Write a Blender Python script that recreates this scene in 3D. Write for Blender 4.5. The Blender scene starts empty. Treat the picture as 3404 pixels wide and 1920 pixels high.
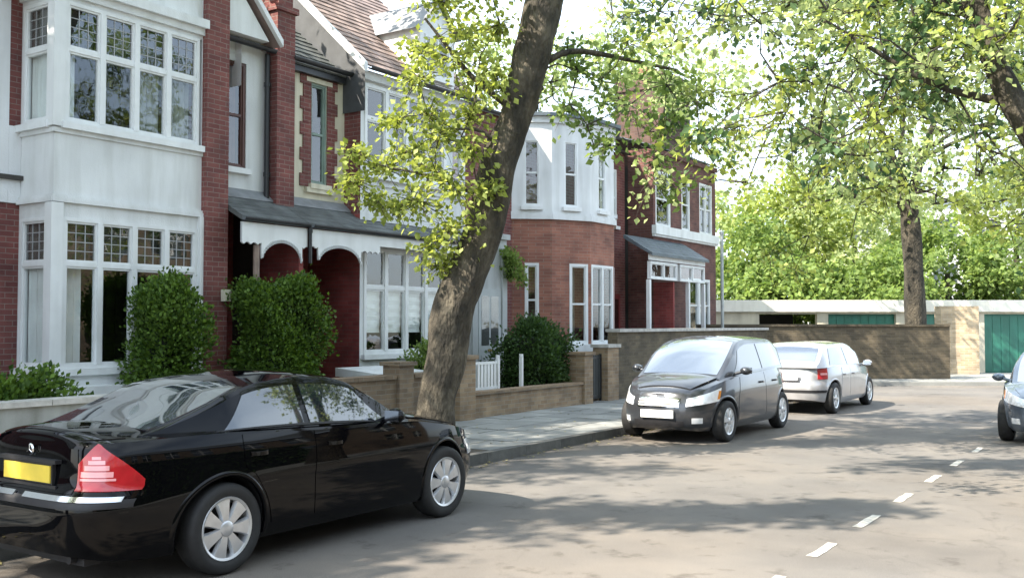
import bpy, math, random
import numpy as np
from math import radians as R, sin, cos, pi, atan2, sqrt
from mathutils import Vector, Matrix

C = bpy.context.scene.collection
SC = bpy.context.scene
# ------------------------------------------------------------------ camera, sky, sun, exposure
YAW = 33.6            # the street runs along +Y; the camera looks this many degrees to the left of it
cam_data = bpy.data.cameras.new('camera')
cam_data.sensor_width = 36.0
cam_data.lens = 34.94
cam_data.clip_start = 0.05
cam_data.clip_end = 3000
cam = bpy.data.objects.new('camera', cam_data)
C.objects.link(cam)
cam.location = (0, 0, 1.75)
cam.rotation_euler = (R(90 + 2.03), 0, R(YAW))
SC.camera = cam

SUN_DIR = Vector((-0.36, -0.62, 0.70)).normalized()     # towards the sun: behind and left of the camera
elev = math.asin(SUN_DIR.z)
world = bpy.data.worlds.new('World')
SC.world = world
world.use_nodes = True
wn, wl = world.node_tree.nodes, world.node_tree.links
wn.clear()
w_out = wn.new('ShaderNodeOutputWorld'); w_bg = wn.new('ShaderNodeBackground')
sky = wn.new('ShaderNodeTexSky'); sky.sky_type = 'NISHITA'; sky.sun_disc = False
sky.sun_elevation = elev
sky.sun_rotation = math.atan2(SUN_DIR.x, SUN_DIR.y)
sky.air_density = 1.0; sky.dust_density = 1.5
w_tc = wn.new('ShaderNodeTexCoord'); w_map = wn.new('ShaderNodeMapping'); w_map.inputs['Scale'].default_value = (1.0, 1.0, 2.6)
w_no = wn.new('ShaderNodeTexNoise'); w_no.inputs['Scale'].default_value = 1.7; w_no.inputs['Detail'].default_value = 7
w_ra = wn.new('ShaderNodeValToRGB')
w_ra.color_ramp.elements[0].position = 0.36; w_ra.color_ramp.elements[0].color = (0.30, 0.30, 0.30, 1)
w_ra.color_ramp.elements[1].position = 0.60; w_ra.color_ramp.elements[1].color = (0.93, 0.93, 0.93, 1)
w_mix = wn.new('ShaderNodeMix'); w_mix.data_type = 'RGBA'
w_mix.inputs['B'].default_value = (6.1, 7.1, 8.2, 1)      # thin bright cloud
wl.new(w_tc.outputs['Generated'], w_map.inputs['Vector']); wl.new(w_map.outputs[0], w_no.inputs['Vector'])
wl.new(w_no.outputs['Fac'], w_ra.inputs['Fac']); wl.new(w_ra.outputs['Color'], w_mix.inputs['Factor'])
wl.new(sky.outputs[0], w_mix.inputs['A']); wl.new(w_mix.outputs['Result'], w_bg.inputs['Color'])
w_bg.inputs['Strength'].default_value = 0.115
wl.new(w_bg.outputs[0], w_out.inputs[0])

sun_data = bpy.data.lights.new('sun', 'SUN'); sun_data.energy = 4.6; sun_data.angle = R(0.6); sun_data.color = (1.0, 0.90, 0.77)
sun = bpy.data.objects.new('sun', sun_data); C.objects.link(sun)
sun.rotation_euler = SUN_DIR.to_track_quat('Z', 'Y').to_euler(); sun.location = SUN_DIR * 60
SC.view_settings.view_transform = 'Standard'; SC.view_settings.look = 'None'
SC.view_settings.exposure = 1.68; SC.view_settings.gamma = 1.0; SC.view_settings.use_curve_mapping = False
SC.render.engine = 'CYCLES'
SC.cycles.max_bounces = 8; SC.cycles.transparent_max_bounces = 12; SC.cycles.use_denoising = True

# ------------------------------------------------------------------ materials
MATS = {}
def nodes(m):
    m.use_nodes = True
    return m.node_tree.nodes, m.node_tree.links, m.node_tree.nodes['Principled BSDF']
def ramp_of(n, stops):
    r = n.new('ShaderNodeValToRGB'); e = r.color_ramp.elements
    while len(e) < len(stops): e.new(0.5)
    for i, (p, c) in enumerate(stops):
        e[i].position = p; e[i].color = (*c, 1)
    return r
def mat(name, col, rough=0.7, var=0.15, scale=6.0, bump=0.0, bscale=60.0, metal=0.0, coat=0.0, spec=0.5, col2=None, stain=0.0, detail=6, each=None):
    if name in MATS: return MATS[name]
    m = bpy.data.materials.new(name); n, l, b = nodes(m)
    b.inputs['Roughness'].default_value = rough; b.inputs['Metallic'].default_value = metal
    b.inputs['Coat Weight'].default_value = coat; b.inputs['Coat Roughness'].default_value = 0.03
    b.inputs['Specular IOR Level'].default_value = spec
    tc = n.new('ShaderNodeTexCoord')
    no = n.new('ShaderNodeTexNoise'); no.inputs['Scale'].default_value = scale; no.inputs['Detail'].default_value = detail
    l.new(tc.outputs['Object'], no.inputs['Vector'])
    lo = tuple(c * (1 - var) for c in col); hi = tuple(min(1, c * (1 + var)) for c in (col2 or col))
    r = ramp_of(n, [(0.3, lo), (0.7, hi)]); l.new(no.outputs['Fac'], r.inputs['Fac'])
    src = r.outputs['Color']
    if stain > 0:
        mp = n.new('ShaderNodeMapping'); mp.inputs['Scale'].default_value = (2.5, 2.5, 0.35)
        s2 = n.new('ShaderNodeTexNoise'); s2.inputs['Scale'].default_value = 2.0; s2.inputs['Detail'].default_value = 8
        l.new(tc.outputs['Object'], mp.inputs['Vector']); l.new(mp.outputs[0], s2.inputs['Vector'])
        r2 = ramp_of(n, [(0.45, (1, 1, 1)), (0.75, (1 - stain, 1 - stain, 1 - stain * 1.1))]); l.new(s2.outputs['Fac'], r2.inputs['Fac'])
        mx = n.new('ShaderNodeMix'); mx.data_type = 'RGBA'; mx.blend_type = 'MULTIPLY'; mx.inputs['Factor'].default_value = 1
        l.new(src, mx.inputs['A']); l.new(r2.outputs['Color'], mx.inputs['B']); src = mx.outputs['Result']
    if each:      # every stone or slab a little lighter or darker than its neighbours
        g = n.new('ShaderNodeNewGeometry') if each == 'island' else n.new('ShaderNodeObjectInfo')
        r3 = ramp_of(n, [(0.0, (0.74, 0.74, 0.73)), (0.5, (0.98, 0.98, 0.97)), (1.0, (1.18, 1.17, 1.14))]); l.new(g.outputs['Random Per Island' if each == 'island' else 'Random'], r3.inputs['Fac'])
        m6 = n.new('ShaderNodeMix'); m6.data_type = 'RGBA'; m6.blend_type = 'MULTIPLY'; m6.inputs['Factor'].default_value = 1
        l.new(src, m6.inputs['A']); l.new(r3.outputs['Color'], m6.inputs['B']); src = m6.outputs['Result']
    l.new(src, b.inputs['Base Color'])
    if bump > 0:
        n2 = n.new('ShaderNodeTexNoise'); n2.inputs['Scale'].default_value = bscale; n2.inputs['Detail'].default_value = 5
        l.new(tc.outputs['Object'], n2.inputs['Vector'])
        bp = n.new('ShaderNodeBump'); bp.inputs['Strength'].default_value = bump; bp.inputs['Distance'].default_value = 0.02
        l.new(n2.outputs['Fac'], bp.inputs['Height']); l.new(bp.outputs[0], b.inputs['Normal'])
    MATS[name] = m
    return m

def wall_vector(n, l):
    """(along, up) coordinates on any upright wall: x or y picked by the face's own direction."""
    g = n.new('ShaderNodeNewGeometry'); sx = n.new('ShaderNodeSeparateXYZ'); l.new(g.outputs['Position'], sx.inputs[0])
    sn = n.new('ShaderNodeSeparateXYZ'); l.new(g.outputs['True Normal'], sn.inputs[0])
    ab = n.new('ShaderNodeMath'); ab.operation = 'ABSOLUTE'; l.new(sn.outputs['X'], ab.inputs[0])
    gt = n.new('ShaderNodeMath'); gt.operation = 'GREATER_THAN'; gt.inputs[1].default_value = 0.6; l.new(ab.outputs[0], gt.inputs[0])
    mx = n.new('ShaderNodeMix'); mx.data_type = 'FLOAT'; l.new(gt.outputs[0], mx.inputs['Factor'])
    l.new(sx.outputs['X'], mx.inputs['A']); l.new(sx.outputs['Y'], mx.inputs['B'])
    cb = n.new('ShaderNodeCombineXYZ'); l.new(mx.outputs['Result'], cb.inputs['X']); l.new(sx.outputs['Z'], cb.inputs['Y'])
    return cb.outputs[0]
def brick_mat(name, c1, c2, mortar, bw=0.225, bh=0.075, rough=0.85, bump=0.5):
    if name in MATS: return MATS[name]
    m = bpy.data.materials.new(name); n, l, b = nodes(m)
    v = wall_vector(n, l)
    bt = n.new('ShaderNodeTexBrick'); l.new(v, bt.inputs['Vector'])
    bt.inputs['Scale'].default_value = 1.0; bt.inputs['Brick Width'].default_value = bw; bt.inputs['Row Height'].default_value = bh
    bt.inputs['Mortar Size'].default_value = 0.006; bt.inputs['Mortar Smooth'].default_value = 0.3; bt.inputs['Bias'].default_value = -0.1
    bt.inputs['Color1'].default_value = (*c1, 1); bt.inputs['Color2'].default_value = (*c2, 1); bt.inputs['Mortar'].default_value = (*mortar, 1)
    no = n.new('ShaderNodeTexNoise'); no.inputs['Scale'].default_value = 2.2; no.inputs['Detail'].default_value = 9; l.new(v, no.inputs['Vector'])
    r = ramp_of(n, [(0.3, (0.62, 0.62, 0.64)), (0.7, (1.2, 1.15, 1.1))]); l.new(no.outputs['Fac'], r.inputs['Fac'])
    mx = n.new('ShaderNodeMix'); mx.data_type = 'RGBA'; mx.blend_type = 'MULTIPLY'; mx.inputs['Factor'].default_value = 1
    l.new(bt.outputs['Color'], mx.inputs['A']); l.new(r.outputs['Color'], mx.inputs['B'])
    l.new(mx.outputs['Result'], b.inputs['Base Color']); b.inputs['Roughness'].default_value = rough
    n3 = n.new('ShaderNodeTexNoise'); n3.inputs['Scale'].default_value = 70; l.new(v, n3.inputs['Vector'])
    ad = n.new('ShaderNodeMath'); ad.operation = 'MULTIPLY_ADD'; ad.inputs[1].default_value = -1.0
    l.new(bt.outputs['Fac'], ad.inputs[0]); l.new(n3.outputs['Fac'], ad.inputs[2])
    bp = n.new('ShaderNodeBump'); bp.inputs['Strength'].default_value = bump; bp.inputs['Distance'].default_value = 0.01
    l.new(ad.outputs[0], bp.inputs['Height']); l.new(bp.outputs[0], b.inputs['Normal'])
    MATS[name] = m
    return m
def leaf_mat(name, dark, light, trans=0.45, rough=0.55):
    if name in MATS: return MATS[name]
    m = bpy.data.materials.new(name); n, l, b = nodes(m)
    g = n.new('ShaderNodeNewGeometry')
    r = ramp_of(n, [(0.0, dark), (1.0, light)]); l.new(g.outputs['Random Per Island'], r.inputs['Fac'])
    l.new(r.outputs['Color'], b.inputs['Base Color']); b.inputs['Roughness'].default_value = rough; b.inputs['Specular IOR Level'].default_value = 0.3
    t = n.new('ShaderNodeBsdfTranslucent')
    hs = n.new('ShaderNodeHueSaturation'); hs.inputs['Saturation'].default_value = 1.15; hs.inputs['Value'].default_value = 1.5; hs.inputs['Hue'].default_value = 0.485
    l.new(r.outputs['Color'], hs.inputs['Color']); l.new(hs.outputs[0], t.inputs['Color'])
    ms = n.new('ShaderNodeMixShader'); ms.inputs[0].default_value = trans
    l.new(b.outputs[0], ms.inputs[1]); l.new(t.outputs[0], ms.inputs[2]); l.new(ms.outputs[0], n['Material Output'].inputs['Surface'])
    MATS[name] = m
    return m
def glass_mat(name='window_glass', tint=(0.92, 0.94, 0.94), refl=0.07):
    if name in MATS: return MATS[name]
    m = bpy.data.materials.new(name); n, l, b = nodes(m)
    gl = n.new('ShaderNodeBsdfGlossy'); gl.inputs['Roughness'].default_value = 0.02; gl.inputs['Color'].default_value = (1, 1, 1, 1)
    tc = n.new('ShaderNodeTexCoord'); no = n.new('ShaderNodeTexNoise'); no.inputs['Scale'].default_value = 2.5; l.new(tc.outputs['Object'], no.inputs['Vector'])
    bp = n.new('ShaderNodeBump'); bp.inputs['Strength'].default_value = 0.12; bp.inputs['Distance'].default_value = 0.03
    l.new(no.outputs['Fac'], bp.inputs['Height']); l.new(bp.outputs[0], gl.inputs['Normal'])
    tr = n.new('ShaderNodeBsdfTransparent'); tr.inputs['Color'].default_value = (*tint, 1)
    fr = n.new('ShaderNodeFresnel'); fr.inputs['IOR'].default_value = 1.5
    ad = n.new('ShaderNodeMath'); ad.operation = 'ADD'; ad.inputs[1].default_value = refl; ad.use_clamp = True; l.new(fr.outputs[0], ad.inputs[0])
    gb = n.new('ShaderNodeNewGeometry'); iv = n.new('ShaderNodeMath'); iv.operation = 'SUBTRACT'; iv.inputs[0].default_value = 1.0; l.new(gb.outputs['Backfacing'], iv.inputs[1])
    mu = n.new('ShaderNodeMath'); mu.operation = 'MULTIPLY'; l.new(ad.outputs[0], mu.inputs[0]); l.new(iv.outputs[0], mu.inputs[1])   # no false inner reflection
    ms = n.new('ShaderNodeMixShader'); l.new(mu.outputs[0], ms.inputs[0]); l.new(tr.outputs[0], ms.inputs[1]); l.new(gl.outputs[0], ms.inputs[2])
    l.new(ms.outputs[0], n['Material Output'].inputs['Surface'])
    MATS[name] = m
    return m

M_white = mat('white_paint', (0.72, 0.74, 0.74), 0.45, 0.06, 3, 0.05, 40, stain=0.12)
M_render = mat('white_render', (0.68, 0.70, 0.70), 0.85, 0.10, 1.2, 0.25, 50, stain=0.17)
M_cream = mat('cream_render', (0.64, 0.60, 0.47), 0.85, 0.10, 1.5, 0.25, 50, stain=0.25)
M_grey_render = mat('grey_render', (0.40, 0.42, 0.42), 0.85, 0.12, 1.5, 0.25, 50, stain=0.25)
M_red = brick_mat('red_brick', (0.15, 0.048, 0.044), (0.21, 0.075, 0.064), (0.22, 0.17, 0.15))
M_dim = brick_mat('purple_brown_brick', (0.125, 0.052, 0.046), (0.185, 0.082, 0.068), (0.14, 0.11, 0.10))
M_brown_shade = brick_mat('brown_brick_shade', (0.085, 0.070, 0.044), (0.135, 0.110, 0.070), (0.12, 0.105, 0.08))  # brown brick darkened to stand in for tree shade on the far walls
M_deepred = brick_mat('deep_red_brick', (0.24, 0.050, 0.048), (0.31, 0.075, 0.068), (0.22, 0.10, 0.09))
M_orange = brick_mat('orange_brick', (0.25, 0.105, 0.075), (0.34, 0.15, 0.105), (0.28, 0.20, 0.16))
M_buff = brick_mat('buff_brick', (0.24, 0.17, 0.105), (0.33, 0.25, 0.16), (0.28, 0.25, 0.20))
M_brown = brick_mat('brown_brick', (0.16, 0.12, 0.08), (0.24, 0.18, 0.12), (0.22, 0.20, 0.16))
M_yellow = brick_mat('yellow_stock_brick', (0.42, 0.33, 0.21), (0.62, 0.50, 0.34), (0.5, 0.45, 0.36))
M_coping = mat('stone_coping', (0.42, 0.41, 0.38), 0.8, 0.2, 8, 0.3, 40)
M_tile = mat('clay_tile', (0.21, 0.150, 0.13), 0.8, 0.3, 2.2, 0.2, 40, col2=(0.30, 0.225, 0.20), each='island')
M_tan = mat('tan_tile', (0.36, 0.25, 0.16), 0.8, 0.3, 2.5, 0.2, 40)
M_slate = mat('slate', (0.095, 0.105, 0.105), 0.6, 0.3, 3, 0.2, 30, each='island')
M_slate_blue = mat('blue_slate', (0.10, 0.125, 0.145), 0.5, 0.25, 3, 0.2, 30)
M_lead = mat('lead_flashing', (0.20, 0.21, 0.22), 0.5, 0.2, 5)
M_black = mat('black_gutter', (0.02, 0.022, 0.025), 0.4, 0.2, 5)
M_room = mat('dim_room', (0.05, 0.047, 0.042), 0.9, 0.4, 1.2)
M_curtain = mat('net_curtain', (0.80, 0.82, 0.80), 0.9, 0.1, 3)
M_curtain_d = mat('lined_curtain', (0.30, 0.31, 0.27), 0.9, 0.25, 3)
M_backing = mat('grey_backing', (0.26, 0.26, 0.25), 0.9, 0.3, 6)
M_leadcame = mat('leading', (0.34, 0.35, 0.36), 0.5, 0.1, 5)
M_door = mat('dark_red_door', (0.16, 0.025, 0.025), 0.35, 0.1, 5, coat=0.3)
M_green = mat('green_garage_paint', (0.03, 0.17, 0.12), 0.4, 0.15, 2, stain=0.2)
M_metalgrey = mat('galvanised_metal', (0.35, 0.38, 0.38), 0.45, 0.15, 8, metal=0.5)
M_glass = glass_mat()
M_lead_glass = glass_mat('leaded_glass', (0.6, 0.61, 0.60), 0.10)

# ------------------------------------------------------------------ mesh helpers
class MB:
    def __init__(s): s.v = []; s.f = []; s.m = []; s.mats = []
    def mi(s, m):
        if m not in s.mats: s.mats.append(m)
        return s.mats.index(m)
    def face(s, pts, m=None):
        k = len(s.v); s.v.extend([tuple(p) for p in pts]); s.f.append(tuple(range(k, k + len(pts)))); s.m.append(0 if m is None else s.mi(m))
    def hexa(s, p, m=None):
        """p: bottom 4 (ccw seen from above) then top 4"""
        k = len(s.v); s.v.extend([tuple(q) for q in p]); i = 0 if m is None else s.mi(m)
        for f in ((3, 2, 1, 0), (4, 5, 6, 7), (0, 1, 5, 4), (1, 2, 6, 5), (2, 3, 7, 6), (3, 0, 4, 7)):
            s.f.append(tuple(k + a for a in f)); s.m.append(i)
    def box(s, x0, x1, y0, y1, z0, z1, m=None):
        s.hexa([(x0, y0, z0), (x1, y0, z0), (x1, y1, z0), (x0, y1, z0), (x0, y0, z1), (x1, y0, z1), (x1, y1, z1), (x0, y1, z1)], m)
    def grid(s, P, m=None, closed_u=False, closed_v=False, flip=False):
        """P: rows x cols of points"""
        nr, nc = len(P), len(P[0]); k = len(s.v); i = 0 if m is None else s.mi(m)
        for r in P: s.v.extend([tuple(p) for p in r])
        for a in range(nr if closed_u else nr - 1):
            for b in range(nc if closed_v else nc - 1):
                a2, b2 = (a + 1) % nr, (b + 1) % nc
                q = (k + a * nc + b, k + a * nc + b2, k + a2 * nc + b2, k + a2 * nc + b)
                s.f.append(q[::-1] if flip else q); s.m.append(i)
    def tube(s, pts, rad, seg=8, m=None, cap=True, jit=0.0, rng=None):
        pts = [Vector(p) for p in pts]; rows = []
        if not hasattr(rad, '__len__'): rad = [rad] * len(pts)
        up = Vector((0, 0, 1)); prev = None
        for i, p in enumerate(pts):
            d = (pts[min(i + 1, len(pts) - 1)] - pts[max(i - 1, 0)]).normalized()
            if prev is None:
                a = d.cross(up if abs(d.z) < 0.9 else Vector((1, 0, 0))).normalized()
            else:
                a = (prev - d * prev.dot(d)).normalized()
            prev = a; b = d.cross(a)
            row = []
            for j in range(seg):
                t = 2 * pi * j / seg; rr = rad[i] * (1 + (rng.uniform(-jit, jit) if rng else 0))
                row.append(p + a * cos(t) * rr + b * sin(t) * rr)
            rows.append(row)
        s.grid(rows, m, closed_v=True)
        if cap:
            s.face(rows[0][::-1], m); s.face(rows[-1], m)
    def build(s, name, material=None, parent=None, smooth=False, kind=None):
        me = bpy.data.meshes.new(name)
        me.from_pydata(s.v, [], s.f)
        ms = [material] if material is not None else s.mats
        for q in ms: me.materials.append(q)
        if material is None and s.m: me.polygons.foreach_set('material_index', s.m)
        if smooth:
            me.polygons.foreach_set('use_smooth', [True] * len(me.polygons))
            try: me.set_sharp_from_angle(angle=R(38 if smooth is True else smooth))
            except Exception: pass
        me.update()
        o = bpy.data.objects.new(name, me); C.objects.link(o)
        if parent is not None: o.parent = parent
        if kind: o['kind'] = kind
        return o
def weld(o, d=0.0005):
    import bmesh
    bm = bmesh.new(); bm.from_mesh(o.data); bmesh.ops.remove_doubles(bm, verts=bm.verts, dist=d); bmesh.ops.recalc_face_normals(bm, faces=bm.faces)
    bm.to_mesh(o.data); bm.free(); o.data.update()
def empty(name, loc=(0, 0, 0), rz=0.0):
    o = bpy.data.objects.new(name, None); C.objects.link(o); o.location = loc; o.rotation_euler = (0, 0, rz); o.empty_display_size = 0.2
    return o
def tag(o, label=None, cat=None, group=None, kind=None):
    if label: o['label'] = label
    if cat: o['category'] = cat
    if group: o['group'] = group
    if kind: o['kind'] = kind
    return o

class F:
    """an upright wall frame: origin o, direction e along it, outward normal n = e x z"""
    def __init__(s, o, e):
        s.o = Vector(o); s.e = Vector(e).normalized(); s.n = s.e.cross(Vector((0, 0, 1)))
    def p(s, u, z, d=0.0): return s.o + s.e * u + s.n * d + Vector((0, 0, z))
    def box(s, mb, u0, u1, z0, z1, d0, d1, m=None):
        mb.hexa([s.p(u0, z0, d1), s.p(u1, z0, d1), s.p(u1, z0, d0), s.p(u0, z0, d0), s.p(u0, z1, d1), s.p(u1, z1, d1), s.p(u1, z1, d0), s.p(u0, z1, d0)], m)
    def wall(s, mb, u0, u1, z0, z1, opens=(), rev=0.12, m=None, d=0.0):
        us = sorted({u0, u1, *[min(max(a, u0), u1) for o in opens for a in o[:2]]}); zs = sorted({z0, z1, *[min(max(a, z0), z1) for o in opens for a in o[2:4]]})
        for a, b in zip(us, us[1:]):
            for c, e in zip(zs, zs[1:]):
                cu, cz = (a + b) / 2, (c + e) / 2
                if any(o[0] < cu < o[1] and o[2] < cz < o[3] for o in opens): continue
                mb.face([s.p(a, c, d), s.p(b, c, d), s.p(b, e, d), s.p(a, e, d)], m)
        for a, b, c, e in [o[:4] for o in opens]:
            mb.face([s.p(a, c, d), s.p(a, c, d - rev), s.p(a, e, d - rev), s.p(a, e, d)][::-1], m)
            mb.face([s.p(b, c, d), s.p(b, c, d - rev), s.p(b, e, d - rev), s.p(b, e, d)], m)
            mb.face([s.p(a, e, d), s.p(b, e, d), s.p(b, e, d - rev), s.p(a, e, d - rev)][::-1], m)
            mb.face([s.p(a, c, d), s.p(b, c, d), s.p(b, c, d - rev), s.p(a, c, d - rev)], m)

def window(parent, f, u0, u1, z0, z1, lights=1, transom=None, lead=False, d=-0.05, fr=0.05, fm=None, curtain=None, sill=True, mull=None, sash=False, sillm=None, sill_d=0.09, name='window', cd=0.16):
    """a framed window in wall frame f: the frame is the part, its panes, leading, sill and curtains are sub-parts"""
    fm = fm or M_white; mull = mull or fr
    mb = MB()
    f.box(mb, u0, u0 + fr, z0, z1, d - 0.05, d + 0.05); f.box(mb, u1 - fr, u1, z0, z1, d - 0.05, d + 0.05)
    f.box(mb, u0 + fr, u1 - fr, z0, z0 + fr, d - 0.048, d + 0.048); f.box(mb, u0 + fr, u1 - fr, z1 - fr, z1, d - 0.048, d + 0.048)
    W = (u1 - u0 - 2 * fr - (lights - 1) * mull) / lights
    spans = [(u0 + fr + i * (W + mull), u0 + fr + i * (W + mull) + W) for i in range(lights)]
    for a, b in spans[:-1]: f.box(mb, b, b + mull, z0 + fr, z1 - fr, d - 0.046, d + 0.056)
    rows = [(z0 + fr, z1 - fr)]
    if transom:
        rows = [(z0 + fr, transom - 0.03), (transom + 0.03, z1 - fr)]
        for a, b in spans: f.box(mb, a, b, transom - 0.03, transom + 0.03, d - 0.044, d + 0.044)
    st = 0.028
    cells = []
    for a, b in spans:
        for k, (c, e) in enumerate(rows):     # each light has its own casement rails
            f.box(mb, a, a + st, c, e, d - 0.02, d + 0.03); f.box(mb, b - st, b, c, e, d - 0.02, d + 0.03)
            f.box(mb, a + st, b - st, c, c + st, d - 0.02, d + 0.028); f.box(mb, a + st, b - st, e - st, e, d - 0.02, d + 0.028)
            if sash and k == 0:
                mid = (c + e) / 2; f.box(mb, a + st, b - st, mid - 0.022, mid + 0.022, d - 0.02, d + 0.035)
            cells.append((a + st, b - st, c + st, e - st, k))
    w = mb.build(name, fm, parent)
    for a, b, c, e, k in cells:
        g = MB(); f.box(g, a, b, c, e, d - 0.006, d + 0.002)
        g.build('pane', M_lead_glass if (lead and k == 1) else M_glass, w)
        if lead and k == 1:
            g = MB(); t = 0.011
            nx, nz = 3, 3
            for i in range(1, nx):
                q = a + (b - a) * i / nx; f.box(g, q - t / 2, q + t / 2, c, e, d + 0.002, d + 0.010)
            for i in range(1, nz + 1):
                q = c + (e - c) * i / (nz + 1); f.box(g, a, b, q - t / 2, q + t / 2, d + 0.002, d + 0.009)
            g.build('leading', M_leadcame, w)
            g = MB(); f.box(g, a, b, c, e, d - 0.10, d - 0.09); g.build('pane_backing', M_backing, w)  # grey sheet added so the leaded panes come out mid grey
    if sill:
        g = MB(); f.box(g, u0 - 0.06, u1 + 0.06, z0 - 0.09, z0, d - 0.05, sill_d)
        g.build('sill', sillm or fm, w)
    if curtain:
        for (a, b, cm) in curtain:           # spans given as fractions of the whole width
            g = MB(); P = []
            n = max(6, int((b - a) * (u1 - u0) / 0.03))
            for zz in (z0 + 0.05, z1 - 0.05):
                P.append([f.p(u0 + fr + (a + (b - a) * i / n) * (u1 - u0 - 2 * fr), zz, d - cd + 0.025 * sin(i * 1.9) + 0.01 * sin(i * 0.7)) for i in range(n + 1)])
            g.grid(P); g.build('curtain', cm, w, smooth=80)
    return w
# ------------------------------------------------------------------ ground, road, pavements
def asphalt_mat():
    m = bpy.data.materials.new('asphalt'); n, l, b = nodes(m)
    tc = n.new('ShaderNodeTexCoord')
    a = n.new('ShaderNodeTexNoise'); a.inputs['Scale'].default_value = 0.55; a.inputs['Detail'].default_value = 8; a.inputs['Roughness'].default_value = 0.6
    l.new(tc.outputs['Object'], a.inputs['Vector'])
    r = ramp_of(n, [(0.32, (0.118, 0.112, 0.105)), (0.5, (0.152, 0.144, 0.133)), (0.7, (0.195, 0.180, 0.160))]); l.new(a.outputs['Fac'], r.inputs['Fac'])
    g = n.new('ShaderNodeTexNoise'); g.inputs['Scale'].default_value = 140; g.inputs['Detail'].default_value = 3; l.new(tc.outputs['Object'], g.inputs['Vector'])
    r2 = ramp_of(n, [(0.35, (0.72, 0.72, 0.72)), (0.65, (1.22, 1.22, 1.22))]); l.new(g.outputs['Fac'], r2.inputs['Fac'])
    mx = n.new('ShaderNodeMix'); mx.data_type = 'RGBA'; mx.blend_type = 'MULTIPLY'; mx.inputs['Factor'].default_value = 1
    l.new(r.outputs[0], mx.inputs['A']); l.new(r2.outputs[0], mx.inputs['B'])
    # fine wandering cracks and tar seams
    dn = n.new('ShaderNodeTexNoise'); dn.inputs['Scale'].default_value = 1.3; dn.inputs['Detail'].default_value = 4; l.new(tc.outputs['Object'], dn.inputs['Vector'])
    va = n.new('ShaderNodeVectorMath'); va.operation = 'MULTIPLY_ADD'; va.inputs[1].default_value = (0.9, 0.9, 0); l.new(dn.outputs['Color'], va.inputs[0]); l.new(tc.outputs['Object'], va.inputs[2])
    vo = n.new('ShaderNodeTexVoronoi'); vo.feature = 'DISTANCE_TO_EDGE'; vo.inputs['Scale'].default_value = 0.42; l.new(va.outputs[0], vo.inputs['Vector'])
    r3 = ramp_of(n, [(0.0, (0.8, 0.8, 0.8)), (0.006, (1, 1, 1))]); l.new(vo.outputs['Distance'], r3.inputs['Fac'])
    m2 = n.new('ShaderNodeMix'); m2.data_type = 'RGBA'; m2.blend_type = 'MULTIPLY'; m2.inputs['Factor'].default_value = 0.5
    l.new(mx.outputs['Result'], m2.inputs['A']); l.new(r3.outputs[0], m2.inputs['B'])
    st = n.new('ShaderNodeTexNoise'); st.inputs['Scale'].default_value = 0.16; st.inputs['Detail'].default_value = 5; l.new(tc.outputs['Object'], st.inputs['Vector'])
    r4 = ramp_of(n, [(0.42, (1, 1, 1)), (0.62, (1.05, 0.975, 0.89))]); l.new(st.outputs['Fac'], r4.inputs['Fac'])
    m3 = n.new('ShaderNodeMix'); m3.data_type = 'RGBA'; m3.blend_type = 'MULTIPLY'; m3.inputs['Factor'].default_value = 1; l.new(m2.outputs['Result'], m3.inputs['A']); l.new(r4.outputs[0], m3.inputs['B'])
    sp_ = n.new('ShaderNodeTexNoise'); sp_.inputs['Scale'].default_value = 2.7; sp_.inputs['Detail'].default_value = 9; sp_.inputs['Roughness'].default_value = 0.7; l.new(tc.outputs['Object'], sp_.inputs['Vector'])
    r5 = ramp_of(n, [(0.34, (0.66, 0.65, 0.64)), (0.44, (1, 1, 1)), (0.62, (1, 1, 1)), (0.72, (1.16, 1.15, 1.12))]); l.new(sp_.outputs['Fac'], r5.inputs['Fac'])
    m4 = n.new('ShaderNodeMix'); m4.data_type = 'RGBA'; m4.blend_type = 'MULTIPLY'; m4.inputs['Factor'].default_value = 1; l.new(m3.outputs['Result'], m4.inputs['A']); l.new(r5.outputs[0], m4.inputs['B'])
    # base colour darkens towards the left kerb
    sx = n.new('ShaderNodeSeparateXYZ'); l.new(tc.outputs['Object'], sx.inputs[0]); mr = n.new('ShaderNodeMapRange'); mr.inputs['From Min'].default_value = -7.25; mr.inputs['From Max'].default_value = -6.7; mr.inputs['To Min'].default_value = 0.55; mr.inputs['To Max'].default_value = 1.0; l.new(sx.outputs['X'], mr.inputs['Value'])
    m5 = n.new('ShaderNodeMix'); m5.data_type = 'RGBA'; m5.blend_type = 'MULTIPLY'; m5.inputs['Factor'].default_value = 1; l.new(m4.outputs['Result'], m5.inputs['A']); l.new(mr.outputs[0], m5.inputs['B'])
    l.new(m5.outputs['Result'], b.inputs['Base Color']); b.inputs['Roughness'].default_value = 0.9; b.inputs['Specular IOR Level'].default_value = 0.25
    bp = n.new('ShaderNodeBump'); bp.inputs['Strength'].default_value = 0.5; bp.inputs['Distance'].default_value = 0.006
    l.new(g.outputs['Fac'], bp.inputs['Height']); l.new(bp.outputs[0], b.inputs['Normal'])
    return m
M_asph = asphalt_mat()
M_slab = mat('paving_slab', (0.235, 0.240, 0.230), 0.85, 0.18, 1.6, 0.3, 90, each='island')
M_kerb = mat('granite_kerb', (0.085, 0.085, 0.08), 0.8, 0.25, 9, 0.3, 80, each='object')
M_soil = mat('bare_soil', (0.07, 0.055, 0.04), 0.95, 0.35, 4, 0.6, 20)
M_line = mat('road_paint', (0.50, 0.475, 0.42), 0.8, 0.35, 22, 0.2, 60)

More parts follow.
